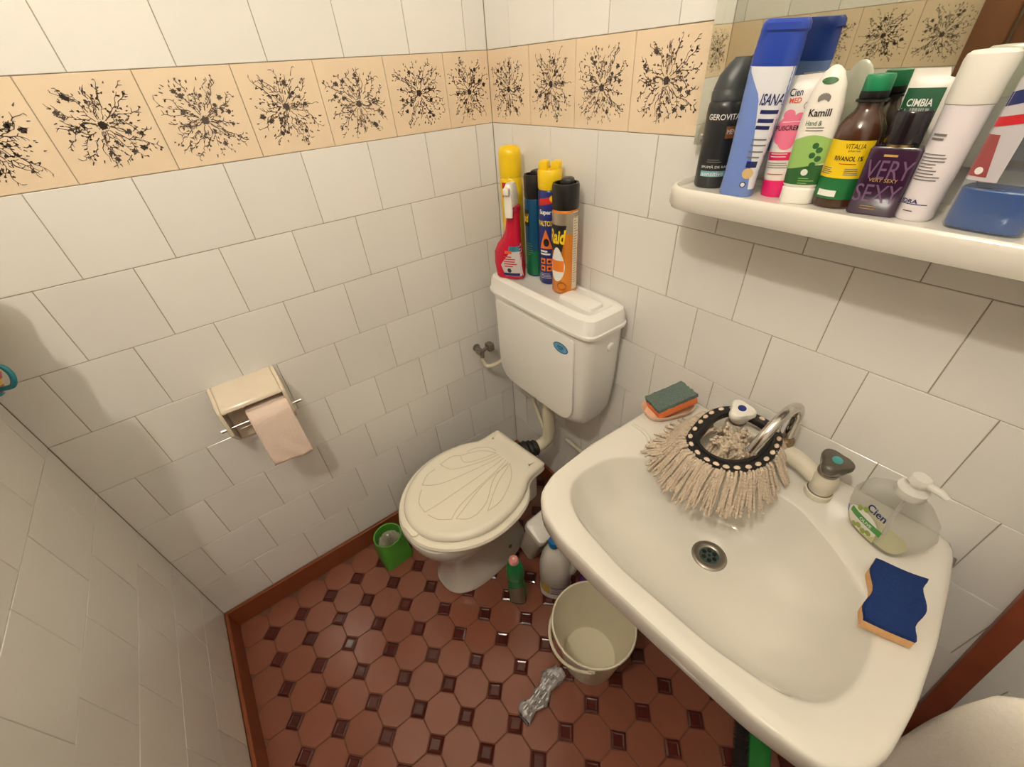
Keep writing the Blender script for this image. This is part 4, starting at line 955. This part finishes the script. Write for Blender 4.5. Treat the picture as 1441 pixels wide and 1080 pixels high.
# green cleaner bottle with pink cap
t = thing('green_cleaner_bottle', 'slim green cleaner bottle with pink nozzle beside the toilet foot', 'bottle', (.524, -.408, 0), R(44))
GB = mat('bottle_green', srgb(16, 128, 66), .25)
L_ = Loft([(0, .026, .017, 3), (.004, .029, .0195, 3), (.05, .030, .020, 2.8), (.11, .028, .019, 2.6), (.150, .024, .018, 2.4), (.165, .022, .018, 2.4)])
L_.build('bottle_body', GB, t)
L_.patch('clear_label', mat('label_grey_green', srgb(128, 116, 96), .4), t, -.022, .026, .012, .12, .0006, 12, 8, lambda a, b: (a, b*(.75+.25*a)))
cp = Loft([(.150, .0255, .0205, 3), (.165, .027, .0215, 3.2), (.20, .0265, .0205, 3.2, 0, -.001), (.232, .021, .0165, 2.6, 0, -.003), (.243, .0165, .014, 2.2, 0, -.004)]).build('green_cap', mat('cap_green2', srgb(20, 138, 74), .3), t)
lathe('pink_nozzle', [(.0145, .241), (.0155, .243), (.0155, .252), (.012, .257), (.005, .2585)], mat('nozzle_pink', srgb(226, 150, 146), .4), t, loc=(0, -.004, 0)); lathe('nozzle_hole', [(.0045, .2583), (.004, .2592)], mat('nozzle_pale', srgb(240, 206, 196), .4), t, loc=(0, -.004, 0), seg=16)

# white pail leaning between toilet and wall
t = thing('white_waste_bin', 'small white lidded bin tilted between the toilet and the washbasin', 'bin', (.412, -.240, .014), rot=(R(6), R(20), R(2)))
extrude_poly('bin_body', rrect(-.036, -.052, .036, .052, .015), 0, .245, WHITEP, t)
extrude_poly('bin_lid', rrect(-.042, -.058, .042, .058, .018), .245, .285, WHITEP, t, .010)
# purple bottle behind
t = thing('purple_bottle', 'purple cleaner bottle standing half hidden behind the bucket', 'bottle', (.672, -.225, 0), R(30))
Loft([(0, .034, .024, 3), (.004, .038, .027, 3), (.13, .038, .027, 2.8), (.165, .028, .022, 2.4), (.18, .014, .014, 2)]).build('bottle_body', mat('bottle_purple', srgb(92, 50, 120), .3), t)
lathe('bottle_cap', [(.0155, .18), (.016, .181), (.016, .205), (.0145, .207)], mat('cap_violet', srgb(120, 84, 150), .35), t)

# bucket
t = thing('plastic_bucket', 'cream plastic bucket with its handle folded down under the washbasin', 'bucket', (.789, -.343, 0))
BK = mat('bucket_cream', srgb(228, 219, 194), .38, var=.03, scale=30)
o = lathe('pail', [(.074, 0), (.078, .003), (.107, .212), (.112, .214), (.1135, .219), (.112, .223), (.108, .223), (.1055, .218), (.0765, .010), (.074, .006), (.02, .006), (.006, .0075)], BK, t, 64, cap0=True, cap1=True)
hp = []
for k in range(25):
    a = PI*k/24; x = .114*math.cos(a); s_a = math.sin(a)
    hp.append((x, -.118*s_a, .205-.055*s_a))
HR = R(-48)
tube('bail_handle', [(p[0]*math.cos(HR)-p[1]*math.sin(HR), p[0]*math.sin(HR)+p[1]*math.cos(HR), p[2]) for p in hp], .0042, BK, t, 10)
for s in (1, -1): lathe('handle_lug', [(.009, 0), (.009, .006), (.006, .008)], BK, t, loc=(s*.108*math.cos(HR), s*.108*math.sin(HR), .205), rot=(0, PI/2, HR+(0 if s > 0 else PI)), seg=16)

# crumpled packet
t = thing('crumpled_packet', 'crumpled silver packet with white print lying on the floor tiles', 'packet', (.776, -.518, .001), R(100))
r = random.Random(12); v = []; f = []; nx, ny = 22, 9
for i in range(nx+1):
    for j in range(ny+1):
        x = -.078+.156*i/nx; u = j/ny-.5; w_ = .024+.003*math.sin(i*.8)+(.003 if i > 14 else 0)
        z = .006+.016*max(0, 1-(2*u)**2)*(.6+.4*math.sin(i*.9+u*3))+r.uniform(0, .006)
        v.append((x+r.uniform(-.002, .002), u*2*w_*(.8+.2*r.random())+.006*math.sin(i*.5), z))
for i in range(nx):
    for j in range(ny): a = i*(ny+1)+j; f.append((a, a+ny+1, a+ny+2, a+1))
o = mesh('wrapper', v, f, mat('packet_silver', srgb(186, 182, 182), .4, .25, var=.22, scale=110), t, angle=20); md = o.modifiers.new('s', 'SOLIDIFY'); md.thickness = .003
rp_ = random.Random(8)
for row in range(4):
    x0 = -.066
    while x0 < .055:
        l_ = rp_.uniform(.006, .02); y0 = -.013+.0075*row
        mesh('packet_print', [(x0, y0, .027), (x0+l_, y0, .027), (x0+l_, y0+.0028, .027), (x0, y0+.0028, .027)], [(0, 1, 2, 3)], INK_W if row != 1 else INK_G, t, angle=None); x0 += l_+rp_.uniform(.004, .012)
box('dark_edge', (-.082, -.018, .002), (-.076, .016, .010), BLACK, t, .001)

# floor brush lying under the basin and the leaning board
t = thing('floor_brush', 'green floor brush with dark bristles lying under the front of the washbasin', 'brush', (1.185, -.175, 0), R(26))
extrude_poly('brush_block', rrect(-.004, -.17, .044, .17, .010), .0, .034, mat('brush_block_green', srgb(34, 130, 50), .4), t, .006)
bv, bf = [], []; r = random.Random(31)
for k in range(700):
    y = r.uniform(-.155, .155); z = r.uniform(.006, .028); p0 = (-.003, y, z); p1 = (-.034+r.uniform(-.004, .004), y+r.uniform(-.006, .006), z+r.uniform(-.004, .004))
    v, f = tube_geo([p0, p1], [.0010, .0007], 3, False); bb = len(bv); bv += v; bf += [tuple(i+bb for i in q_) for q_ in f]
o = mesh('bristles', bv, bf, mat('dark_bristle', srgb(50, 44, 42), .8), t, angle=None); o['kind'] = 'stuff'
pk = thing('wooden_board', 'red-brown wooden board leaning on the wall right of the washbasin', 'board', (1.386, -.022, 0), rot=(R(-1.0), R(-5.9), 0))
box('plank', (-.019, -.010, 0), (.012, .010, 1.02), WOOD, pk, .003)

# towel on its rail
RX, RZ = 1.415, 1.00
rl = thing('towel_rail', 'chrome towel rail on the end wall beside the washbasin', 'towel rail', (XE, -.502, RZ))
tube('rail_bar', [(RX-XE, -.28, 0), (RX-XE, .28, 0)], .008, CHROME, rl)
for s in (-1, 1):
    tube('rail_arm', [(0, s*.27, 0), (RX-XE, s*.27, 0)], .007, CHROME, rl); lathe('rail_rosette', [(.02, 0), (.02, .006), (.012, .012)], CHROME, rl, loc=(0, s*.27, 0), rot=(0, -PI/2, 0), seg=20)
tw = thing('bath_towel', 'thick cream terry towel hanging at the bottom right corner', 'towel', (RX, -.502, .30))
def towel():
    path = []
    for k in range(37): path.append((-.022, .70*k/36))
    for k in range(1, 8): a = PI-PI*k/8; path.append((.018*math.cos(a)-.004, .70+.016*math.sin(a)))
    for k in range(22): path.append((.020, .70-.55*k/21))
    ny = 120; v = []; f = []
    for i, (x, z) in enumerate(path):
        am = min(1, max(0, (.70-z)/.17))**.7
        for j in range(ny+1):
            u = j/ny; y = -.25+.50*u
            y += (.018*math.sin(z*6)*am)*(u-.3)
            base_ = .074-.42*(.25-y) if y > -.05 else -.052; fold = base_+.015*math.sin(u*52+.3+z*1.8)+.006*math.sin(u*83+z*5)+.005*math.sin(z*13+u*8)
            v.append((x - (am*(.022+fold) if i < 40 else -am*.3*fold-.01*am), y, z+.012*math.sin(u*9)*(1-min(1, z*3))))
    for i in range(len(path)-1):
        for j in range(ny): a = i*(ny+1)+j; f.append((a, a+1, a+ny+2, a+ny+1))
    return v, f
v, f = towel(); o = mesh('terry_cloth', v, f, TOWEL, tw, angle=80); md = o.modifiers.new('s', 'SOLIDIFY'); md.thickness = .007; md.offset = 0

# ------------------------------------------------------------------ mugs on a small shelf at the left edge
ms = thing('mug_shelf', 'narrow white wall shelf at the left edge carrying mugs', 'shelf', (.05, -D, 1.115))
box('shelf_board', (0, 0, 0), (.42, .075, .010), WHITEP, ms, .003)
for x in (.06, .36): box('shelf_bracket', (x-.006, 0, -.05), (x+.006, .008, 0), WHITEP, ms, .002); box('bracket_arm', (x-.006, 0, -.010), (x+.006, .06, 0), WHITEP, ms, .002)
tube('cup_hook', [(.122, .068, .002), (.122, .080, -.016), (.122, .090, -.036), (.122, .094, -.028)], .0018, CHROME, ms, 8)
mugs = [(.150, -1.142, 'teal mug with red and yellow stripes hanging at the left edge', (30, 126, 142), True), (.300, -1.105, 'plain green mug on the narrow shelf', (110, 150, 96), False), (.388, -1.138, 'plain white mug on the narrow shelf', (226, 222, 214), False), (.195, -1.118, 'plain blue mug on the narrow shelf', (60, 90, 150), False), (.100, -1.118, 'plain yellow mug nearest the wall corner on the narrow shelf', (220, 190, 80), False)]
for x, y, lab, c, stripes in mugs:
    t = thing('mug', lab, 'mug', (x, y, 1.047 if stripes else 1.125), R(60) if stripes else 0, None if stripes else 'mugs on the narrow shelf')
    if stripes: t.rotation_euler = (R(-14), R(10), R(60))
    mm = mat('mug_%d' % c[0], srgb(*c), .25)
    lathe('cup', [(.024, 0), (.028, .002), (.036, .07), (.040, .088), (.041, .092), (.039, .092), (.034, .068), (.026, .006), (.006, .004)], mm, t, 40)
    tube('handle', smooth_path([(.034, 0, .066), (.052, 0, .066), (.062, 0, .048), (.056, 0, .026), (.031, 0, .018)], 6), .0048, mm, t, 10)
    if stripes:
        t.scale = (.82, .82, .80)
        for k, cc in enumerate(((196, 40, 44), (226, 190, 80), (196, 40, 44), (226, 190, 80))):
            z0 = .010+.0135*k; rr = lambda z: .0282+.0080*z/.07+.0005
            lathe('stripe', [(rr(z0), z0), (rr(z0+.013), z0+.013)], mat('stripe_%d' % cc[0], srgb(*cc), .35), t, 40, cap0=False, cap1=False)
